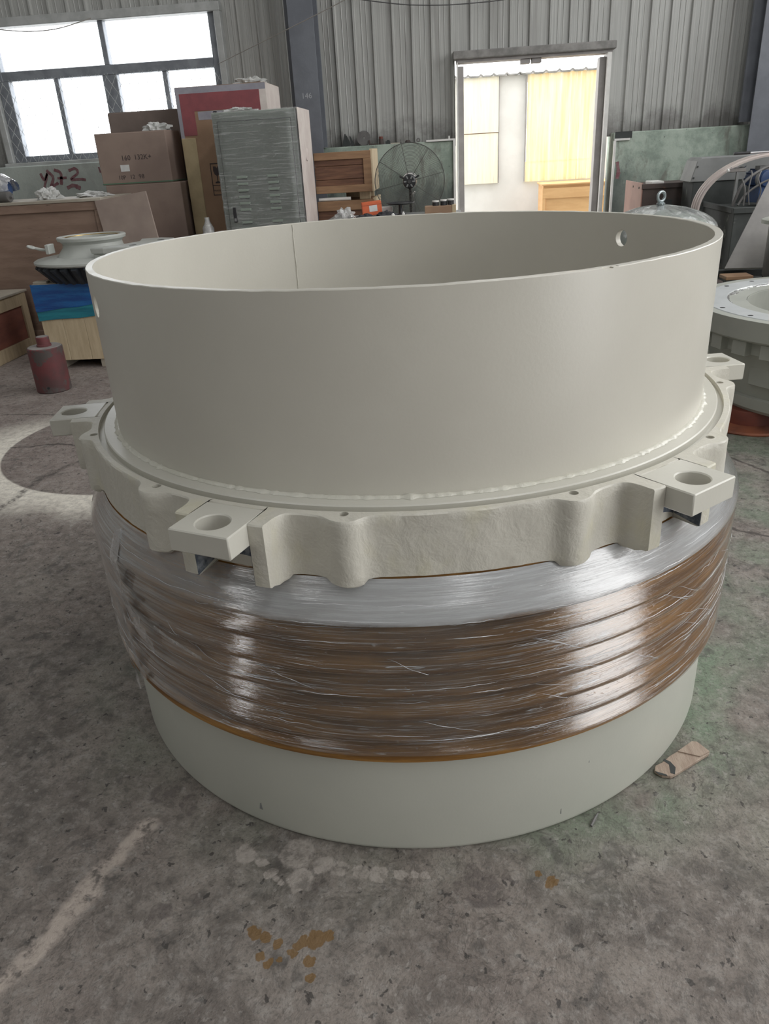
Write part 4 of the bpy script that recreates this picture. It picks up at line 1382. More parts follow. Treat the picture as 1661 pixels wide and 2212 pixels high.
# grey-green cabinet in film
cab = thing('electrical_cabinet', 'grey-green louvred steel cabinet wrapped in glossy clear film', 'cabinet', (-1.475, 5.20, 0), group='tall packages')
W, H, DY = .355, 1.855, .30
MB().box(-W, W, -DY, DY, .0, H).build('cabinet_body', M_cab, cab, bevel=.004)
d = MB().box(-W+.045, W-.045, -DY-.016, -DY, .10, H-.075).build('cabinet_door', M_cab, cab, bevel=.003)
for (a, b_, c_, e_) in ((-W+.038, -W+.045, .10, H-.068), (W-.045, W-.038, .10, H-.068), (-W+.038, W-.038, H-.075, H-.068)):
    MB().box(a, b_, -DY-.002, -DY+.001, c_, e_).build('door_gap', M_cabd, cab)
lv = None
for col_ in (-.155, .115):
    for k in range(13):
        z = 1.36-.052*k
        if k == 6:
            continue
        if lv is None:
            lv = MB().prism([(-.05, 0), (-.045, -.014), (.045, -.014), (.05, 0)], -.010, 0).box(-.045, .045, -.013, 0, -.018, -.010).build('louvre', M_cab, d, bevel=.001)
            lv.location = (col_, -DY-.016, z)
            sl = MB().box(-.043, .043, -.0165, -.0158, 0, .0085).build('louvre_slot', M_cabd, d)
            sl.location = (col_, -DY, z-.026)
        else:
            share(lv, 'louvre', d, (col_, -DY-.016, z))
            share(sl, 'louvre_slot', d, (col_, -DY, z-.026))
hd = MB().box(-W+.085, -W+.115, -DY-.030, -DY-.016, .99, 1.115).build('handle', M_black, d, bevel=.004)
MB().box(-W+.091, -W+.109, -DY-.034, -DY-.030, 1.0, 1.025).build('lock', M_chrome, hd)
MB().box(W+.017, W+.022, -DY-.005, DY, 0, H+.004).build('pale_folded_side', M_pinkw, cab)
# film wrap round the cabinet with slanting pull lines
vs_ = []
ring = []
per = [(-W, -DY), (W, -DY), (W, DY), (-W, DY)]
e_ = .012
pts = []
for k in range(4):
    a, b_ = Vector((*per[k], 0)), Vector((*per[(k+1) % 4], 0))
    nn = 36 if k % 2 == 0 else 16
    for i in range(nn):
        p = a.lerp(b_, i/nn)
        nrm = Vector((0, -1, 0)) if k == 0 else Vector((1, 0, 0)) if k == 1 else Vector((0, 1, 0)) if k == 2 else Vector((-1, 0, 0))
        o_ = e_+(.014 if k == 0 and 2 < i < nn-2 else 0)
        pts.append(p+nrm*o_)
nr = 70
for j in range(nr+1):
    z = .12+(H+.006-.12)*j/nr
    for p in pts:
        q = .004*noise.noise(Vector((p.x*3+p.y*3-z*.8, (z+p.x*.28)*38, 2)))+.002*noise.noise(Vector((p.x*20, z*20, p.y*20)))
        dd = Vector((p.x, p.y, 0)).normalized()*q
        vs_.append((p.x+dd.x, p.y+dd.y, z))
n = len(pts)
MB().add(vs_, [(j*n+i, j*n+(i+1) % n, (j+1)*n+(i+1) % n, (j+1)*n+i) for j in range(nr) for i in range(n)]).build('wrap_film', M_film, cab, smooth=60)
o = crumple(.14, .07, .028, 41.0, .6, 36, 2.6).build('film_bunch', M_sheet, cab, smooth=25, loc=(-.15, -.12, H))
sheet_film(.05, .10, 6, 10, 3, .02, lambda p: Vector((W+.02+abs(p.z)+.02*(p.x+.03)*10*.1, -.05+p.x, 1.50+p.y-.4*p.x))).build('film_tail', M_pinkw, cab, smooth=50)
# small film-wrapped spool in front of the carton
bt = thing('wrapped_bottle', 'small clear film-wrapped bottle standing at the foot of the tall carton', 'bottle', (-2.02, 4.98, .82))
MB().lathe([(0, 0), (.05, 0), (.055, .02), (.052, .13), (.03, .17), (.022, .19), (.022, .22), (0, .22)], 24).build('bottle_body', M_lump, bt, smooth=40)
MB().lathe([(0, .005), (.035, .005), (.035, .12), (0, .12)], 20).build('contents', M_dust, bt, smooth=40)
st = thing('packing_stand', 'dark packing case carrying the small wrapped bottle', 'crate', (-2.05, 5.0, 0))
MB().box(-.16, .16, -.12, .12, 0, .80).build('case_body', M_card2, st, bevel=.004)
MB().box(-.17, .17, -.13, .13, .80, .82).build('lid', M_card2, st, bevel=.003)

# ------------------------------------------------------------------ wooden crates beside the cabinet
def plank_crate(name, label, x0, x1, y0, y1, z0, z1, rows, rail, brk=None, group='wooden crates beside the cabinet'):
    t = thing(name, label, 'crate', ((x0+x1)/2, (y0+y1)/2, z0), group=group)
    hx, hy, h = (x1-x0)/2, (y1-y0)/2, z1-z0
    MB().box(-hx+.012, hx-.012, -hy+.02, hy-.012, .01, h-.01).build('inner_box', M_wood_r, t)
    ph = h/rows
    for k in range(rows):
        MB().box(-hx, hx, -hy+.006, -hy+.02, k*ph+.002, (k+1)*ph-.002).build('plank', M_wood_r, t, bevel=.002)
    MB().box(-hx, hx, -hy-.012, -hy+.006, h-rail, h).build('batten', M_wood_o, t, bevel=.003)
    MB().box(-hx, hx, -hy-.012, -hy+.006, 0, rail).build('batten', M_wood_o if rows < 4 else M_wood_r, t, bevel=.003)
    MB().box(hx-.075, hx, -hy-.012, -hy+.006, rail, h-rail).build('batten', M_wood_o, t, bevel=.003)
    MB().box(hx-.012, hx+.014, -hy-.01, hy, .0, h+.012).build('lit_end_panel', M_white if brk else M_pine, t, bevel=.003)  # pale end: light on the side edge is put into its colour
    MB().box(-hx, hx, -hy, hy, h-.012, h).build('lid', M_wood_o, t, bevel=.002)
    return t


plank_crate('wooden_crate', 'lower reddish wooden crate beside the wrapped cabinet', -1.10, -.555, 5.56, 6.15, 0, 1.085, 6, .085)
plank_crate('wooden_crate', 'upper reddish wooden crate with tan battens beside the wrapped cabinet', -1.10, -.565, 5.55, 6.15, 1.155, 1.505, 3, .065)
for i, y in enumerate((5.60, 6.02)):
    o = MB().box(-.88 if i else -.70, -.60, y+.03, y+.09, 1.086, 1.154).build('spacer_block', M_pine, None, bevel=.003)
    tag(o, 'pale wooden block holding the two reddish crates apart' if i == 0 else 'pale block at the rear between the two reddish crates', 'block', 'spacer blocks')
o = MB().tube([(-1.085, 5.575, 1.102), (-.78, 5.575, 1.102)], .016, 12).build('white_tube', M_white, None, smooth=40)
tag(o, 'white tube lying in the gap between the two reddish crates', 'tube')

# ------------------------------------------------------------------ steel bench with small things (its top just shows above the rim)
TBZ = .975
tb = thing('steel_bench', 'low grey steel bench behind the drum carrying small parts', 'bench', (-.33, 4.98, 0))
MB().box(-.58, .58, -.24, .24, TBZ-.03, TBZ).build('bench_top', M_gmetal, tb, bevel=.003)
for sx in (-1, 1):
    for sy in (-1, 1):
        MB().box(sx*.52-.025, sx*.52+.025, sy*.18-.025, sy*.18+.025, 0, TBZ-.03).build('leg', M_gmetal, tb, bevel=.002)
ob = thing('orange_box', 'small orange box with a white label among the bench clutter', 'box', (-.525, 4.95, TBZ+.01), R_(10))
mt = Matrix.Rotation(R_(-4), 4, 'Y')
MB().box(-.085, .085, -.05, .05, .005, .115, mt).build('box_body', M_orange, ob, bevel=.003)
MB().box(-.025, .045, -.0515, -.05, .035, .085, mt).build('label_sticker', M_paper, ob)
MB().box(-.0852, .0852, -.0502, .0502, .088, .0905, mt).build('lid_seam', M_rusty, ob)
tag(crumple(.085, .06, .065, 51.0, .55, 40, 2.6).build('film_lump', M_lump, None, smooth=25, loc=(-.765, 4.90, TBZ)), 'lump of crumpled clear film left of the orange box', 'plastic film')
tag(crumple(.065, .035, .03, 55.0, .5, 36, 2.8).build('black_rag', M_rag, None, smooth=30, loc=(-.575, 4.80, TBZ)), 'crumpled black rag in front of the orange box', 'rag', 'dark rags')
tag(crumple(.075, .04, .04, 58.0, .5, 36, 2.8).build('black_rag', M_rag, None, smooth=30, loc=(-.395, 4.82, TBZ)), 'dark glossy rag between the orange box and the round tray', 'rag', 'dark rags')
dt = thing('dark_tray', 'round dark metal tray on a stem beside the orange box', 'tray', (-.28, 5.02, TBZ))
MB().lathe([(0, .085), (.10, .085), (.125, .098), (.122, .102), (.10, .091), (0, .091)], 36).build('tray', M_dish, dt, smooth=35)
MB().lathe([(0, 0), (.05, 0), (.05, .006), (.018, .012), (.018, .085), (0, .085)], 20).build('stem', M_dish, dt, smooth=35)
for i, (x, y, rr, h) in enumerate(((-.335, 4.80, .016, .03), (-.245, 4.79, .012, .04))):
    o = MB().lathe([(0, 0), (rr, 0), (rr, h*.7), (rr*.6, h*.8), (rr*.6, h), (0, h)], 16).build('white_fitting', M_white, None, smooth=35, loc=(x, y, TBZ))
    tag(o, ['small squat white fitting below the tray rim on the bench', 'slim white fitting beside the fan stem on the bench'][i], 'fitting', 'white fittings')
o = MB().box(-.47, -.36, 5.12, 5.15, TBZ, TBZ+.065).build('white_block', M_white, None, bevel=.003)
tag(o, 'small white block behind the orange box on the bench', 'block')
cb = thing('open_carton', 'small open brown carton with dark jars near the doorway', 'box', (.07, 4.97, TBZ))
MB().box(-.135, .10, -.07, .07, 0, .062).build('carton_body', M_card3, cb, bevel=.003)
MB().box(.10, .135, -.072, .07, 0, .066).build('carton_end', M_pine, cb, bevel=.003)
for i, (x, hh) in enumerate(((-.04, .03), (.03, .035), (.09, .035))):
    j = thing('tin', ['leftmost dark tin with white lid on the open carton', 'middle dark tin with white lid on the open carton', 'rightmost dark tin with white lid on the open carton'][i], 'tin', (.07+x, 4.96, TBZ+.066 if i == 2 else TBZ+.062), group='tins on the carton')
    MB().lathe([(0, 0), (.028, 0), (.028, hh), (0, hh)], 18).build('tin_body', M_black, j, smooth=35)
    MB().lathe([(0, hh), (.030, hh), (.030, hh+.012), (0, hh+.012)], 18).build('tin_lid', M_white, j, smooth=35)

# ------------------------------------------------------------------ floor fan
fan = thing('pedestal_fan', 'large black pedestal fan with thin wire cage before the green wall', 'fan', (-.21, 5.46, 0))
FZ = 1.227
ax = Matrix.Translation((0, 0, FZ)) @ Matrix.Rotation(PI/2, 4, 'X')
cage = MB()
NR = 26
for k in range(NR):
    rr = .075+.245*k/(NR-1)
    dy = .055*math.sqrt(max(0, 1-(rr/.35)**2))
    cage.torus(rr, .0019 if k < NR-1 else .004, 56, 4, (0, 0, dy), ax)
for k in range(8):
    a = 2*PI*k/8+.2
    cage.tube([ax @ Vector((q*math.cos(a), q*math.sin(a), .004+.055*math.sqrt(max(0, 1-(q/.35)**2)))) for q in (.06, .13, .2, .27, .32)], .0028, 5)
tag(cage.build('wire_cage', M_cage, fan, smooth=50), 'fine concentric wires of the fan cage', kind='stuff')
hub = MB().lathe([(0, .085), (.045, .085), (.058, .075), (.064, .05), (.064, -.10), (.05, -.13), (0, -.13)], 32, mat=ax).build('motor_housing', M_fan, fan, smooth=35)
MB().lathe([(0, .092), (.018, .092), (.020, .084), (0, .084)], 20, mat=ax).build('hub_cap', M_dish, hub, smooth=35)
for k in range(6):
    a = 2*PI*k/6
    mm = ax @ Matrix.Rotation(a, 4, 'Z')
    MB().box(.026, .052, -.006, .006, .080, .087, mm).build('vent_rib', M_gmetal, hub)
MB().lathe([(.050, .055), (.068, .052), (.070, .03), (.066, -.02), (.066, .04)], 32, mat=ax @ Matrix.Translation((.006, .008, 0)), a0=R_(20), a1=R_(160)).build('white_arc', M_white, hub, smooth=40)  # white arc over the upper side of the motor housing
for a in (R_(28), R_(152)):
    cs_ = [ax @ Vector((q*math.cos(a), q*math.sin(a), .05)) for q in (.06, .10)]
    MB().tube(cs_, .009, 8).build('grip_arm', M_fan, fan, smooth=40)
MB().tube([(0, .02, FZ-.06), (0, .03, .62)], .013, 12).build('upper_pole', M_fan, fan, smooth=40)
MB().tube([(.018, -.005, FZ-.10), (.030, -.02, FZ-.13), (.022, -.02, .78)], .006, 8).build('cable', M_gmetal, fan, smooth=40)
MB().tube([(.020, -.02, FZ-.115), (.045, -.03, FZ-.09)], .009, 8).build('tilt_lever', M_white, fan, smooth=40)
MB().tube([(0, .03, .64), (0, .03, .05)], .02, 12).build('lower_pole', M_fan, fan, smooth=40)
MB().lathe([(0, 0), (.22, 0), (.22, .02), (.06, .05), (0, .055)], 36, c=(0, .03, 0)).build('base', M_fan, fan, smooth=35)
# crossed wire lines under the hub
for s_ in (-1, 1):
    MB().tube([(s_*.03, -.02, FZ-.12), (s_*.10, -.02, FZ-.31)], .003, 5).build('cage_brace', M_cage, fan)

# ------------------------------------------------------------------ odds and ends on the ledge
LZ = 1.555
def ledge(name, label, cat, mb, mat, x, y=7.12, rx=0.0, ry=0.0, rz=0.0, z=LZ):
    o = mb.build(name, mat, None, smooth=35, bevel=.0)
    o.location = (x, y, z)
    o.rotation_euler = (rx, ry, rz)
    return tag(o, label, cat, 'things on the wall ledge')


dm = Matrix.Rotation(PI/2-.18, 4, 'X')
ledge('grinding_disc', 'dark round grinding disc leaning on the ledge', 'disc', MB().lathe([(.016, -.008), (.075, -.008), (.075, .008), (.016, .008)], 32, (0, 0, 0), True, Matrix.Translation((0, .0, .074)) @ dm), M_rubber, -.775, 7.13)
for i, (x, w_, h_, tilt, lab) in enumerate(((-.99, .05, .12, .20, 'narrow dark steel plate leaning right at the left end of the ledge'), (-.95, .07, .105, -.45, 'dark triangular steel plate in the middle of the ledge plates'), (-.90, .04, .10, -.62, 'dark steel strip slumping beside the grinding disc'))):
    ledge('steel_plate', lab, 'plate', MB().prism([(-w_/2, 0), (w_/2, 0), (w_*.15, h_), (-w_*.1, h_)], -.006, .006, Matrix.Rotation(tilt*.5, 4, 'Y') @ Matrix.Rotation(PI/2, 4, 'X')), M_cabd, x, 7.10+.02*i, z=LZ+.006)
ledge('tape_roll', 'dark reddish roll standing on the ledge right of the disc', 'roll', MB().lathe([(.012, 0), (.026, 0), (.026, .055), (.012, .055)], 24, (0, 0, 0), True), M_rustbox, -.585)
ledge('tape_roll', 'thin upper reddish roll stacked on the dark roll', 'roll', MB().lathe([(.010, 0), (.021, 0), (.021, .025), (.010, .025)], 24, (0, 0, 0), True), M_rusty, -.585, z=LZ+.055)
ledge('steel_bracket', 'short dark bracket lying left of the dark roll', 'bracket', MB().box(-.05, .05, -.02, .02, 0, .016).box(-.05, -.036, -.02, .02, .016, .05), M_rustbox, -.67)
ledge('steel_bracket', 'small dark block right of the dark roll', 'bracket', MB().box(-.025, .025, -.02, .02, 0, .03).box(-.01, .02, -.02, .0, .03, .042), M_cabd, -.51)
ledge('pipe_collar', 'small dark pipe collar on the ledge above the fan', 'collar', MB().lathe([(.010, -.01), (.022, -.01), (.022, .01), (.010, .01)], 24, (0, 0, 0), True, Matrix.Translation((0, 0, .022)) @ Matrix.Rotation(PI/2, 4, 'X')), M_rubber, -.175)
ledge('pipe_cap', 'low dark pipe cap on the ledge left of the pipe collar', 'cap', MB().lathe([(0, 0), (.03, 0), (.032, .012), (.02, .028), (0, .03)], 20), M_rustbox, -.29)  # low pipe cap lying on the ledge
ledge('bolt', 'single upright bolt on the ledge near the middle', 'bolt', MB().lathe([(0, 0), (.012, 0), (.012, .01), (.005, .01), (.005, .04), (0, .04)], 10), M_rubber, -.365)
ledge('white_lath', 'thin pale lath lying on the ledge left of the upright bolt', 'lath', MB().box(-.05, .05, -.012, .012, 0, .010), M_pine_d, -.43)

# ------------------------------------------------------------------ right background
# brown steel bin
rb = thing('steel_bin', 'brown steel bin with one side painted pinkish as lit from the door by the green wall', 'bin', (2.24, 6.16, 0))
MB().box(-.262, .28, -.355, .355, 0, 1.06).build('bin_body', M_rustbox, rb, bevel=.004)
MB().box(-.272, -.262, -.36, .36, 0, 1.085).build('door_lit_side', M_litside, rb, bevel=.002)  # paler side face: light from the doorway put into its colour
MB().box(-.272, .29, -.365, -.352, 1.03, 1.075).build('rim_rail', M_rustbox, rb, bevel=.003)
MB().box(-.10, .02, -.3605, -.354, .80, .93).build('dark_patch', M_cabd, rb)
MB().box(-.17, -.05, -.28, -.05, 1.06, 1.09).build('white_packing', M_white, rb, bevel=.004)
for z in (1.0, 1.0):
    pass
for y in (-.25, .0):
    MB().disc(.010, 0, .004, 12, mat=Matrix.Translation((-.272, y, 1.04)) @ Matrix.Rotation(-PI/2, 4, 'Y')).build('rivet', M_cabd, rb)

# domed machine cover in film with a lifting eye
dm_ = thing('domed_cover', 'round grey-green machine dome under clear film with a lifting eye bolt', 'machine part', (1.55, 3.42, 0))
MB().lathe([(0, 1.035), (.10, 1.030), (.20, 1.008), (.29, .965), (.35, .905), (.37, .84), (.37, .10), (.378, .09), (.378, 0), (0, 0)], 72).build('dome', M_cab, dm_, smooth=30)
fl_ = []
n, mm_ = 96, 22
pr = [(.012, 1.068), (.05, 1.064), (.10, 1.055), (.16, 1.045), (.22, 1.028), (.28, 1.005), (.33, .975), (.36, .945), (.375, .91), (.382, .87), (.385, .82), (.385, .70), (.385, .58)]
vs_ = []
for i in range(n):
    a = 2*PI*i/n
    for q, (rr, z) in enumerate(pr):
        g_ = .010*noise.noise(Vector((math.cos(a)*9, math.sin(a)*9, rr*3)))*min(1, rr/.1)+.006*noise.noise(Vector((math.cos(a)*26, math.sin(a)*26, rr*4)))*min(1, rr/.1)
        vs_.append(((rr+.3*g_)*math.cos(a), (rr+.3*g_)*math.sin(a), z+g_*.8))
k = len(pr)
MB().add(vs_, [(i*k+q, ((i+1) % n)*k+q, ((i+1) % n)*k+q+1, i*k+q+1) for i in range(n) for q in range(k-1)]).build('cover_film', film_mat('dome_film', .20, (.78, .80, .78), .45, sc=(1, 1, 1), scale=9, rough=.15, gain=1.6), dm_, smooth=60)
MB().lathe([(0, 1.03), (.022, 1.03), (.022, 1.068), (.028, 1.070), (.028, 1.078), (.014, 1.086), (0, 1.086)], 24).build('eye_stud', M_zinc, dm_, smooth=35)
ey_ = Matrix.Translation((0, 0, 1.118)) @ Matrix.Rotation(R_(30), 4, 'Z') @ Matrix.Rotation(PI/2, 4, 'X')
MB().torus(.030, .0095, 40, 12, mat=ey_).build('eye_ring', M_zinc, dm_, smooth=60)

# dark bin with hoses, guard and motors
bn = thing('dark_steel_bin', 'dark peeling steel bin full of hoses behind the leaning grey board', 'bin', (2.85, 4.95, 0))
MB().box(-.43, .43, -.40, .40, 0, .90).build('bin_body', M_bin, bn, bevel=.005)
MB().box(-.445, .445, -.415, -.385, .885, .93).build('rim_rail', M_bin, bn, bevel=.004)
MB().box(-.445, -.415, -.385, .415, .885, .93).build('rim_rail', M_bin, bn, bevel=.004)
gd = thing('belt_guard', 'pale ribbed curved belt guard arching over hoses at the right edge', 'guard', (2.83, 5.02, 0))
arc = [(-.59, 0), (-.59, .4), (-.59, .80)]
for i in range(41):
    a = PI-PI*i/40
    arc.append((.59*math.cos(a), .88+.415*math.sin(a)))
arc += [(.59, .8), (.59, .4), (.59, 0)]
gm = MB()
vs_ = []
rib = [(-.11, 0), (-.085, 0), (-.08, .010), (-.06, .010), (-.055, 0), (-.025, 0), (-.02, .010), (0, .010), (.005, 0), (.035, 0), (.04, .010), (.06, .010), (.065, 0), (.09, 0)]
for i, (x, z) in enumerate(arc):
    a = arc[min(i+1, len(arc)-1)]
    b_ = arc[max(i-1, 0)]
    d = Vector((a[0]-b_[0], 0, a[1]-b_[1])).normalized()
    nrm = Vector((-d.z, 0, d.x))
    for (y, h_) in rib:
        vs_.append((x+nrm.x*h_, y, z+nrm.z*h_))
    for (y, h_) in reversed(rib):
        vs_.append((x+nrm.x*(h_-.012), y, z+nrm.z*(h_-.012)))
k = 2*len(rib)
gm.add(vs_, [(i*k+q, (i+1)*k+q, (i+1)*k+(q+1) % k, i*k+(q+1) % k) for i in range(len(arc)-1) for q in range(k)])
gm.build('guard_band', M_guard, gd, smooth=35)
for s_ in (-1, 1):
    MB().box(s_*.59-.05, s_*.59+.05, -.13, .11, 0, .012).build('guard_foot', M_gmetal, gd)
hs = thing('machine_housing', 'grey angular machine hood behind the belt guard', 'machine', (2.66, 5.56, 0))
MB().box(-.34, .50, -.16, .16, 0, 1.09).build('machine_base', M_bin, hs, bevel=.004)
MB().prism([(-.37, 1.09), (.50, 1.09), (.50, 1.285), (-.29, 1.285), (-.325, 1.26)], -.17, .17, Matrix.Rotation(PI/2, 4, 'X')).build('hood', M_gmetal, hs, bevel=.005)
for (x, z) in ((-.345, 1.125), (-.32, 1.215)):
    MB().disc(.008, 0, .006, 10, mat=Matrix.Translation((x, -.17, z)) @ Matrix.Rotation(PI/2, 4, 'X')).build('bolt_head', M_cabd, hs)
rd = thing('steel_rod', 'bright steel rod with black end lying on the belt guard', 'rod', (2.83, 5.0, 0))
MB().tube([(-.20, -.02, 1.315), (.30, -.02, 1.317)], .0085, 12).build('rod', M_chrome, rd, smooth=40)
MB().tube([(-.33, -.02, 1.3145), (-.20, -.02, 1.315)], .0115, 12).build('black_end', M_black, rd, smooth=40)
# motors
for i, (x, z, s_, lab) in enumerate(((2.715, .985, .80, 'smaller blue electric motor in the dark bin, left one'), (2.945, .985, 1.0, 'larger blue electric motor in the dark bin by the right edge'))):
    t = thing('electric_motor', lab, 'motor', (x+.03, 5.00, .93), R_(20), group='blue motors')
    mt = Matrix.Translation((0, 0, .185+.0*s_)) @ Matrix.Rotation(PI/2, 4, 'X')
    MB().lathe([(0, .10), (.035*s_, .10), (.075*s_, .09), (.085*s_, .06), (.085*s_, -.10), (.06*s_, -.12), (0, -.12)], 32, mat=mt).build('motor_body', M_blue, t, smooth=35)
    MB().lathe([(.078*s_, .060), (.094*s_, .060), (.094*s_, .035), (.078*s_, .035)], 32, (0, 0, 0), True, mt).build('flange_ring', M_gmetal, t, smooth=35)
    MB().box(-.06*s_, .06*s_, -.07, .07, 0, .185-.075*s_).build('foot', M_blue, t, bevel=.003)
    for k in range(10):
        a = 2*PI*k/10
        mm = mt @ Matrix.Rotation(a, 4, 'Z')
        MB().box(.083*s_, .096*s_, -.004, .004, -.10, .03, mm).build('cooling_fin', M_blue, t)
    MB().box(-.03, .03, -.02, .04, .18+.085*s_, .21+.09*s_).build('terminal_box', M_gmetal, t, bevel=.003)
# hoses
for i, (pts, rr, lab) in enumerate((
        ([(2.45, 4.70, .93), (2.50, 4.70, 1.08), (2.60, 4.74, 1.16), (2.75, 4.80, 1.215), (2.95, 4.84, 1.225)], .012, 'thick grey hose arching high over the blue motors'),
        ([(2.47, 4.64, .94), (2.53, 4.66, 1.02), (2.66, 4.68, 1.10), (2.78, 4.66, 1.13), (2.90, 4.62, 1.10)], .009, 'grey hose curving across the front of the bin'),
        ([(2.55, 4.62, .94), (2.535, 4.63, 1.05), (2.555, 4.66, 1.16), (2.56, 4.70, 1.19)], .006, 'thin grey hose rising upright near the guard'),
        ([(2.50, 4.60, .94), (2.495, 4.60, 1.06), (2.48, 4.64, 1.13)], .007, 'short dark hose standing by the guard foot'),
        ([(2.60, 4.60, .94), (2.62, 4.60, 1.04), (2.60, 4.63, 1.13), (2.63, 4.68, 1.185)], .006, 'thin grey hose bent back on itself in the bin'),
        ([(2.68, 4.59, .94), (2.67, 4.58, 1.01), (2.74, 4.58, 1.07), (2.84, 4.60, 1.04)], .007, 'grey hose looping below the smaller motor'))):
    tag(MB().tube(bez(pts, 10), rr, 8).build('hose', M_rubber, None, smooth=50), lab, 'hose', 'hoses in the dark bin')
cl = thing('pipe_clamp_bar', 'pale bracket bar with clamp under film above the motors', 'bracket', (2.50, 4.86, .93))
MB().box(-.06, .07, -.015, .015, .250, .275).build('bar', M_dust, cl, bevel=.003)
MB().tube([(-.075, 0, .262), (-.03, 0, .262)], .015, 12).build('clamp', M_white, cl, smooth=40)
MB().box(.0, .02, -.012, .012, 0, .250).build('post', M_gmetal, cl)
o = sheet_film(.12, .05, 14, 8, 61, .03, lambda p: Vector((p.x+.01, p.y, .277+max(0, p.z)))).build('film_sheet', M_lump, cl, smooth=50)
wp = thing('wooden_pad', 'pale wooden chock under the blue motors in the dark bin', 'block', (2.735, 4.63, .93))
MB().prism([(-.065, 0), (.06, 0), (.045, .08), (-.06, .095)], -.03, .03, Matrix.Rotation(PI/2, 4, 'X')).build('chock', M_pine, wp, bevel=.003)

# low rack with dark beams, leaning board, grey cylinder
rk = thing('steel_rack', 'low rack of dark steel beams at the right carrying the leaning board', 'rack', (2.52, 3.55, 0))
for y in (-.24, .20):
    MB().box(-.52, .62, y, y+.05, .525, .575).build('beam', M_cabd, rk, bevel=.004)
for x in (-.50, -.10, .45):
    MB().box(x, x+.06, -.24, .25, .475, .525).build('cross_beam', M_rustbox, rk, bevel=.004)
for x in (-.51, .53):
    for y in (-.22, .20):
        MB().box(x, x+.05, y, y+.04, 0, .475).build('leg', M_cabd, rk, bevel=.003)
MB().box(-.52, -.34, -.24, -.10, .575, .60).build('loose_lath', M_wood_o, rk, bevel=.003)
# the board: bottom edge on the rack, leaning right and back
bl = Vector((2.10, 3.66, .60))
br = Vector((2.34, 3.62, .60))
ax_up = Vector((.42, .50, 1.0)).normalized()
ex = (br-bl).normalized()
ez = (ax_up-ex*ax_up.dot(ex)).normalized()
rot = Matrix.Rotation(R_(25.5), 4, (ez.cross(ex)))
ey = ez.cross(ex)
ez2, ex2 = ez.copy(), ex.copy()
poly = [(0, 0), (.26, -.0), (.26+.40, .95), (.40, .95)]
mt = Matrix(((ex.x, -ey.x, ez.x, bl.x), (ex.y, -ey.y, ez.y, bl.y), (ex.z, -ey.z, ez.z, bl.z), (0, 0, 0, 1)))
vs_ = [(p[0], d, p[1]) for d in (0, -.02) for p in poly]
o = MB().add(vs_, [(0, 1, 2, 3), (7, 6, 5, 4), (0, 4, 5, 1), (1, 5, 6, 2), (2, 6, 7, 3), (3, 7, 4, 0)]).build('grey_board', M_gboard, None, bevel=.002)
o.matrix_world = mt
tag(o, 'weathered grey board leaning on the rack at the right edge', 'board')
gc = thing('flanged_cylinder', 'dark grey cylinder with a cream flange, cut by the right edge', 'cylinder', (2.43, 3.375, .576))
MB().lathe([(0, 0), (.155, 0), (.165, .015), (.165, .32), (.15, .345), (0, .345)], 48).build('cylinder_body', M_rubber, gc, smooth=35)
MB().lathe([(.085, .345), (.215, .345), (.215, .368), (.20, .374), (.085, .374)], 48, (0, 0, 0), True).build('cream_flange', M_ringw, gc, smooth=35)

# big ring frame on red spools
RG = (2.37, 2.28, .105)
rg = thing('ring_frame', 'big grey-cream machined ring frame with teeth blocks at the right', 'machine part', RG)
MB().lathe([(.56, 0), (.70, .0), (.715, .02), (.715, .075), (.69, .08), (.755, .325), (.79, .33), (.79, .40), (.845, .405), (.855, .415), (.855, .515), (.80, .515), (.80, .505), (.56, .505)], 144, closed=True).build('ring_body', M_ringw, rg, smooth=30)
MB().lathe([(.665, .5055), (.665, .517), (.792, .517), (.797, .511), (.797, .5055)], 144, closed=True).build('machined_face', M_ringm, rg, smooth=30)
tb0 = None
for k in range(30):
    a = 2*PI*k/30+.05
    mt = Matrix.Rotation(a, 4, 'Z')
    if tb0 is None:
        tb0 = MB().box(.74, .832, -.045, .045, .325, .402).build('tooth_block', M_ringw, rg, bevel=.003)
        tb0.matrix_local = mt
    else:
        share(tb0, 'tooth_block', rg, mat4=mt)
bh0 = None
for k in range(20):
    a = 2*PI*k/20+.13
    p = (.76*math.cos(a), .76*math.sin(a), .5168)
    if bh0 is None:
        bh0 = MB().disc(.014, 0, .001, 16).build('bolt_hole', M_dark, rg)
        bh0.location = p
    else:
        share(bh0, 'bolt_hole', rg, p)
MB().box(-.735, -.69, -.08, .06, .155, .255, Matrix.Rotation(R_(32), 4, 'Z')).build('name_plate_boss', M_ringw, rg, bevel=.004)
# torn film over the ring opening
vs_ = []
n, q_ = 72, 8
for i in range(n):
    a = 2*PI*i/n
    for j in range(q_):
        rr = .665-(.06+.05*noise.noise(Vector((math.cos(a)*2.2, math.sin(a)*2.2, 5)))+.035*noise.noise(Vector((math.cos(a)*6, math.sin(a)*6, 9))))*j/(q_-1)
        z = .512-.05*(j/(q_-1))**1.5+.012*noise.noise(Vector((math.cos(a)*8, math.sin(a)*8, j*.5)))*(j > 0)
        vs_.append((rr*math.cos(a), rr*math.sin(a), z))
MB().add(vs_, [(i*q_+j, ((i+1) % n)*q_+j, ((i+1) % n)*q_+j+1, i*q_+j+1) for i in range(n) for j in range(q_-1)]).build('torn_film', M_flap, rg, smooth=60)
MB().lathe([(.557, .0), (.557, .50), (.552, .50), (.552, 0)], 96, closed=True).build('bore_wall', M_ringw, rg, smooth=30)
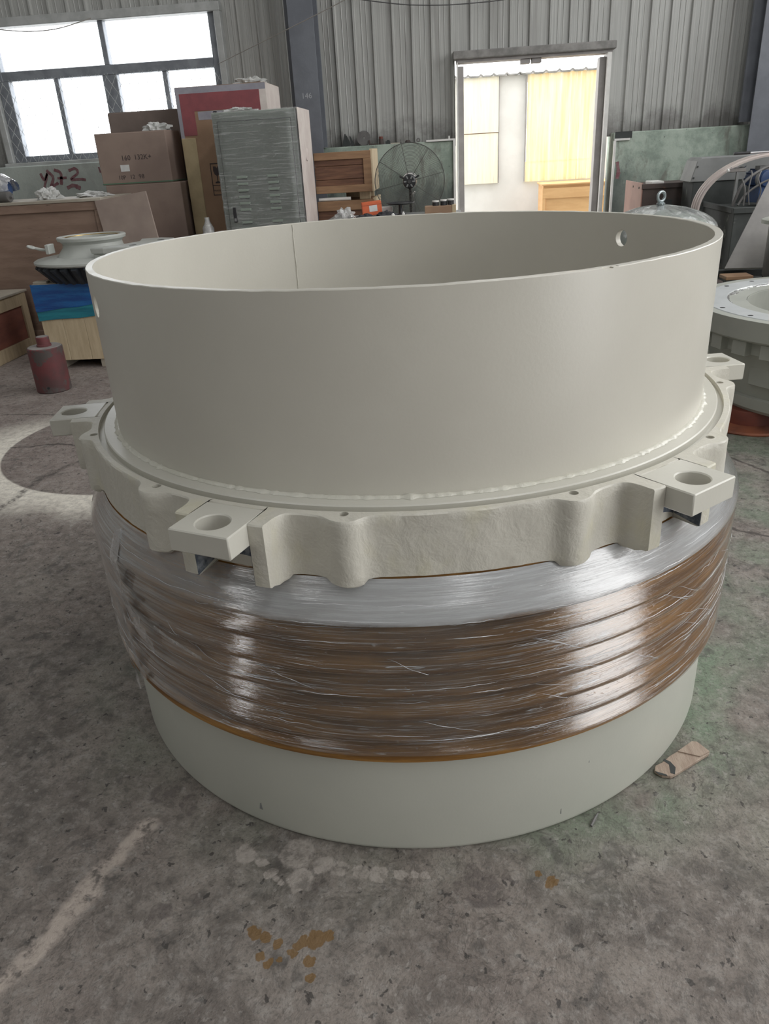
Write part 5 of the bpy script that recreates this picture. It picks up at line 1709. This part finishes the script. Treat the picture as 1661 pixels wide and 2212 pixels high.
for i, (x, y, lab) in enumerate(((1.80, 2.06, 'rusty red steel spool under the near left side of the ring frame'), (2.86, 2.05, 'rusty red spool under the right side of the ring frame'), (2.40, 2.86, 'rusty red spool under the far side of the ring frame'))):
    t = thing('steel_spool', lab, 'spool', (x, y, 0), group='spools under the ring frame')
    MB().lathe([(0, 0), (.235, 0), (.24, .008), (.235, .018), (.15, .028), (0, .028)], 56).build('spool_base', M_rusto, t, smooth=30)
    MB().lathe([(0, .028), (.145, .028), (.145, .095), (.14, .105), (0, .105)], 48).build('spool_hub', M_rusty, t, smooth=30)

# ------------------------------------------------------------------ left floor group
bc = thing('pine_crate', 'pale pine crate with blue and teal stretch film round its upper half', 'crate', (-2.90, 4.17, 0))
hx, hy = .272, .325
for k in range(3):
    x = -hx+k*(2*hx/3)
    MB().box(x+.001, x+2*hx/3-.001, -hy, -hy+.02, .068, .66).build('plank', M_pine, bc, bevel=.002)
MB().box(-hx, hx, -hy+.02, hy, .068, .655).build('crate_body', M_pine, bc)
for x in (-hx+.02, hx-.12):
    MB().box(x, x+.09, -hy+.01, hy, 0, .068).build('skid', M_pine_d, bc, bevel=.003)
MB().box(-hx-.005, hx+.005, -hy-.008, hy, .66, .682).build('lid', M_pine_d, bc, bevel=.003)


def film_band(z0, z1, off, mat, name, slope=0.0):
    vs_ = []
    nn, mm = 40, 14
    for j in range(mm+1):
        for i in range(nn+1):
            x = -hx-off+(2*hx+2*off)*i/nn
            lo_ = z0+slope*(i/nn)+.010*noise.noise(Vector((x*6, z0*9, 1)))
            z = lo_+(z1-lo_)*j/mm
            y = -hy-off-.004*abs(noise.noise(Vector((x*3+z*3, z*40, 4))))
            vs_.append((x, y, z))
    f1 = [(j*(nn+1)+i, j*(nn+1)+i+1, (j+1)*(nn+1)+i+1, (j+1)*(nn+1)+i) for j in range(mm) for i in range(nn)]
    b = MB().add(vs_, f1)
    b.box(-hx-off, -hx-off+.003, -hy-off, hy, z0+.01, z1)
    b.box(hx+off-.003, hx+off, -hy-off, hy, z0+.01, z1)
    return b.build(name, mat, bc, smooth=40)


film_band(.395, .52, .010, M_teal, 'teal_film', .03)
film_band(.47, .680, .014, M_bluefilm, 'blue_film', .05)
bd = MB().box(-3.17, -3.06, 3.855, 3.925, .682, .70).build('wood_offcut', M_pine_d, None, bevel=.003)
tag(bd, 'small wooden offcut on the front left corner of the blue-filmed crate', 'wood')

# bevel gear casting
gr = thing('cone_gear', 'pale grey gear casting with dark slanted teeth standing on a pine crate', 'gear', (-2.70, 4.12, .682))
MB().lathe([(0, .012), (.30, .0), (.36, .0), (.43, .085), (.46, .135), (0, .135)], 96).build('gear_cone', M_gear, gr, smooth=30)
tt = None
for k in range(32):
    a = 2*PI*k/32
    mt = Matrix.Rotation(a, 4, 'Z')
    if tt is None:
        # tooth: tapered bar along the cone
        p0, p1 = (.365, .006), (.470, .138)
        v = []
        for (rr, z, w0, w1, dep) in ((p0[0], p0[1], .020, .012, .030), (p1[0], p1[1], .030, .017, .036)):
            nx, nz = .78, -.62
            v += [(rr, -w0, z), (rr, w0, z), (rr+nx*dep, w1, z+max(nz*dep, -z)), (rr+nx*dep, -w1, z+max(nz*dep, -z))]
        tt = MB().add(v, [(0, 1, 2, 3), (7, 6, 5, 4), (0, 4, 5, 1), (1, 5, 6, 2), (2, 6, 7, 3), (3, 7, 4, 0)]).build('tooth', M_gear, gr)
        tt.matrix_local = mt
    else:
        share(tt, 'tooth', gr, mat4=mt)
MB().lathe([(0, .135), (.485, .135), (.497, .145), (.497, .160), (.48, .170), (.38, .185), (0, .185)], 96).build('gear_face', M_gearw, gr, smooth=30)
MB().lathe([(.19, .17), (.31, .17), (.27, .205), (.235, .245), (.228, .275), (.245, .295), (.262, .300), (.267, .320), (.262, .328), (.228, .328), (.222, .318), (.19, .315)], 72, (-.02, -.02, 0), True).build('hub_collar', M_gearw, gr, smooth=35)
MB().lathe([(.17, .17), (.19, .17), (.221, .322), (.205, .322), (.17, .20)], 64, (-.02, -.02, 0), True).build('brass_bore', M_brass, gr, smooth=35)
pl = MB().prism([(.10, -.36), (.22, -.40), (.50, -.40), (.60, -.34), (.62, -.10), (.60, .16), (.46, .24), (.30, .20), (.36, .0), (.28, -.22)], .215, .262).build('side_plate', M_gearw, gr, bevel=.01, seg=2)
for (x, y) in ((.42, -.30), (.53, .02)):
    MB().disc(.028, .262, .2628, 24, (x, y)).build('plate_hole', M_dark, gr)
MB().box(.12, .60, -.36, -.30, .16, .216).build('plate_rib', M_gearw, gr, bevel=.006)
MB().box(-.275, -.245, -.32, -.22, .225, .295).build('lever_bracket', M_gearw, gr, bevel=.004)
MB().tube([(-.27, -.26, .248), (-.33, -.27, .258), (-.375, -.28, .272)], .011, 10).build('lever', M_gearw, gr, smooth=40)
MB().torus(.024, .010, 28, 10, mat=Matrix.Translation((-.40, -.285, .280)) @ Matrix.Rotation(R_(20), 4, 'Y'), rz=.008).build('lever_eye', M_gearw, gr, smooth=60)

# crate with red-brown panel in the corner
kc = thing('framed_crate', 'low pine-framed crate with red-brown panels at the left edge', 'crate', (-4.10, 4.32, 0))
MB().box(-.38, .362, -.36, .34, .03, .50).build('panels', M_redply, kc)
for (y0_, y1_) in ((-.375, -.285), (.26, .35)):
    MB().box(.362, .385, y0_, y1_, .0, .515).build('post', M_pine, kc, bevel=.003)
MB().box(.362, .382, -.285, .26, .405, .515).build('rail', M_pine, kc, bevel=.003)
MB().box(.362, .382, -.285, .26, .0, .115).build('rail', M_pine, kc, bevel=.003)
MB().box(-.38, .385, -.38, -.36, .405, .515).build('rail', M_pine, kc, bevel=.003)
MB().box(-.38, .385, -.38, -.36, .0, .115).build('rail', M_pine, kc, bevel=.003)
for y in (-.24, -.02, .20):
    MB().box(.32, .36, y, y+.07, -.0, .03).build('skid', M_pine_d, kc)
for k in range(4):
    MB().box(-.40, .40, -.39+.19*k, -.39+.19*k+.187, .515, .535).build('lid_board', M_pine_d, kc, bevel=.003)

# red hydraulic cylinder on the floor
hc = thing('red_hydraulic_jack', 'worn dark red hydraulic jack standing on the floor at the left', 'jack', (-2.845, 3.21, 0))
MB().lathe([(0, 0), (.118, 0), (.124, .006), (.124, .322), (.118, .328), (0, .328)], 56).build('jack_body', M_can, hc, smooth=30)
MB().lathe([(0, .3281), (.117, .3281), (.115, .331), (0, .331)], 56).build('jack_top', M_dust, hc, smooth=30)
MB().lathe([(0, .331), (.052, .331), (.052, .342), (.046, .346), (.046, .395), (.043, .400), (0, .400)], 40).build('piston', M_can, hc, smooth=30)
MB().disc(.042, .4001, .402, 32).build('piston_face', M_dust, hc)
MB().disc(.009, 0, .006, 14, mat=Matrix.Rotation(R_(-80), 4, 'Z') @ Matrix.Translation((.122, 0, .045)) @ Matrix.Rotation(PI/2, 4, 'Y')).build('port_plug', M_black, hc)

# ------------------------------------------------------------------ cables and rope
def cable(pts, rr, mat, lab, name='cable', cat='cable'):
    tag(MB().tube(bez(pts, 14), rr, 6).build(name, mat, None, smooth=60), lab, cat)


cable([(-2.26, 7.0, 2.42), (-1.55, 6.76, 2.615), (-.89, 6.53, 2.80), (-.3, 6.33, 2.99)], .0042, M_wire, 'pale rope slanting up in front of the steel column', 'rope', 'rope')
cable([(-.9, 7.19, 2.95), (-.45, 7.15, 2.865), (-.14, 7.14, 2.825), (.30, 7.14, 2.805), (.9, 7.15, 2.83), (1.5, 7.19, 2.95)], .005, M_cable, 'thin dark cable sagging along the wall above the doorway')
cable([(-4.89, 7.10, 2.915), (-4.57, 7.06, 2.875), (-4.27, 7.05, 2.842), (-3.95, 7.05, 2.85), (-3.60, 7.10, 2.925)], .005, M_wire, 'thin pale cable sagging across the top of the window')

# ------------------------------------------------------------------ bits on the floor
wc = thing('wood_chip', 'splintered flat piece of wood lying against the foot of the drum', 'wood', (.718, -.582, 0))
out = [(-.085, -.045), (-.068, -.062), (-.045, -.066), (-.020, -.050), (.085, .025), (.088, .034), (.062, .068), (.048, .072), (-.005, .030), (-.03, .012), (-.055, -.012), (-.078, -.026)]
MB().prism([(p[0]*.92, p[1]*.92) for p in out], .001, .011).build('splinter', M_chip, wc, bevel=.0015)
MB().prism([(-.002, .026), (.050, .008), (.080, .026), (.058, .062), (.045, .064)], .011, .0145).build('upper_layer', M_chip, wc)
MB().prism([(-.040, -.050), (-.030, -.054), (-.022, -.030), (-.030, -.010), (-.044, .0), (-.048, -.006), (-.036, -.020)], .0108, .0116).build('dark_crack', M_cabd, wc)
MB().prism([(-.078, -.045), (-.070, -.056), (-.050, -.060), (-.052, -.055), (-.068, -.048)], .0108, .0116).build('charred_edge', M_cabd, wc)
random.seed(3)
twigs = [(-.97, .42, .05, 20, 'tiny pale wood splinter on the floor left of the drum'), (-.84, .40, .035, 5, 'tiny dark chip on the floor left of the drum'), (.45, -.80, .045, 60, 'thin dry twig on the floor in front of the drum on the right')]
for (x, y, ln_, a, lab) in twigs:
    a = R_(a)
    o = MB().tube([(x, y, .004), (x+ln_*.5*math.cos(a), y+ln_*.5*math.sin(a), .006), (x+ln_*math.cos(a), y+ln_*math.sin(a), .004)], [.0035, .004, .002], 6).build('splinter', M_chip if 'pale' in lab else M_rubber, None, smooth=50)
    tag(o, lab, 'splinter', 'bits on the floor')
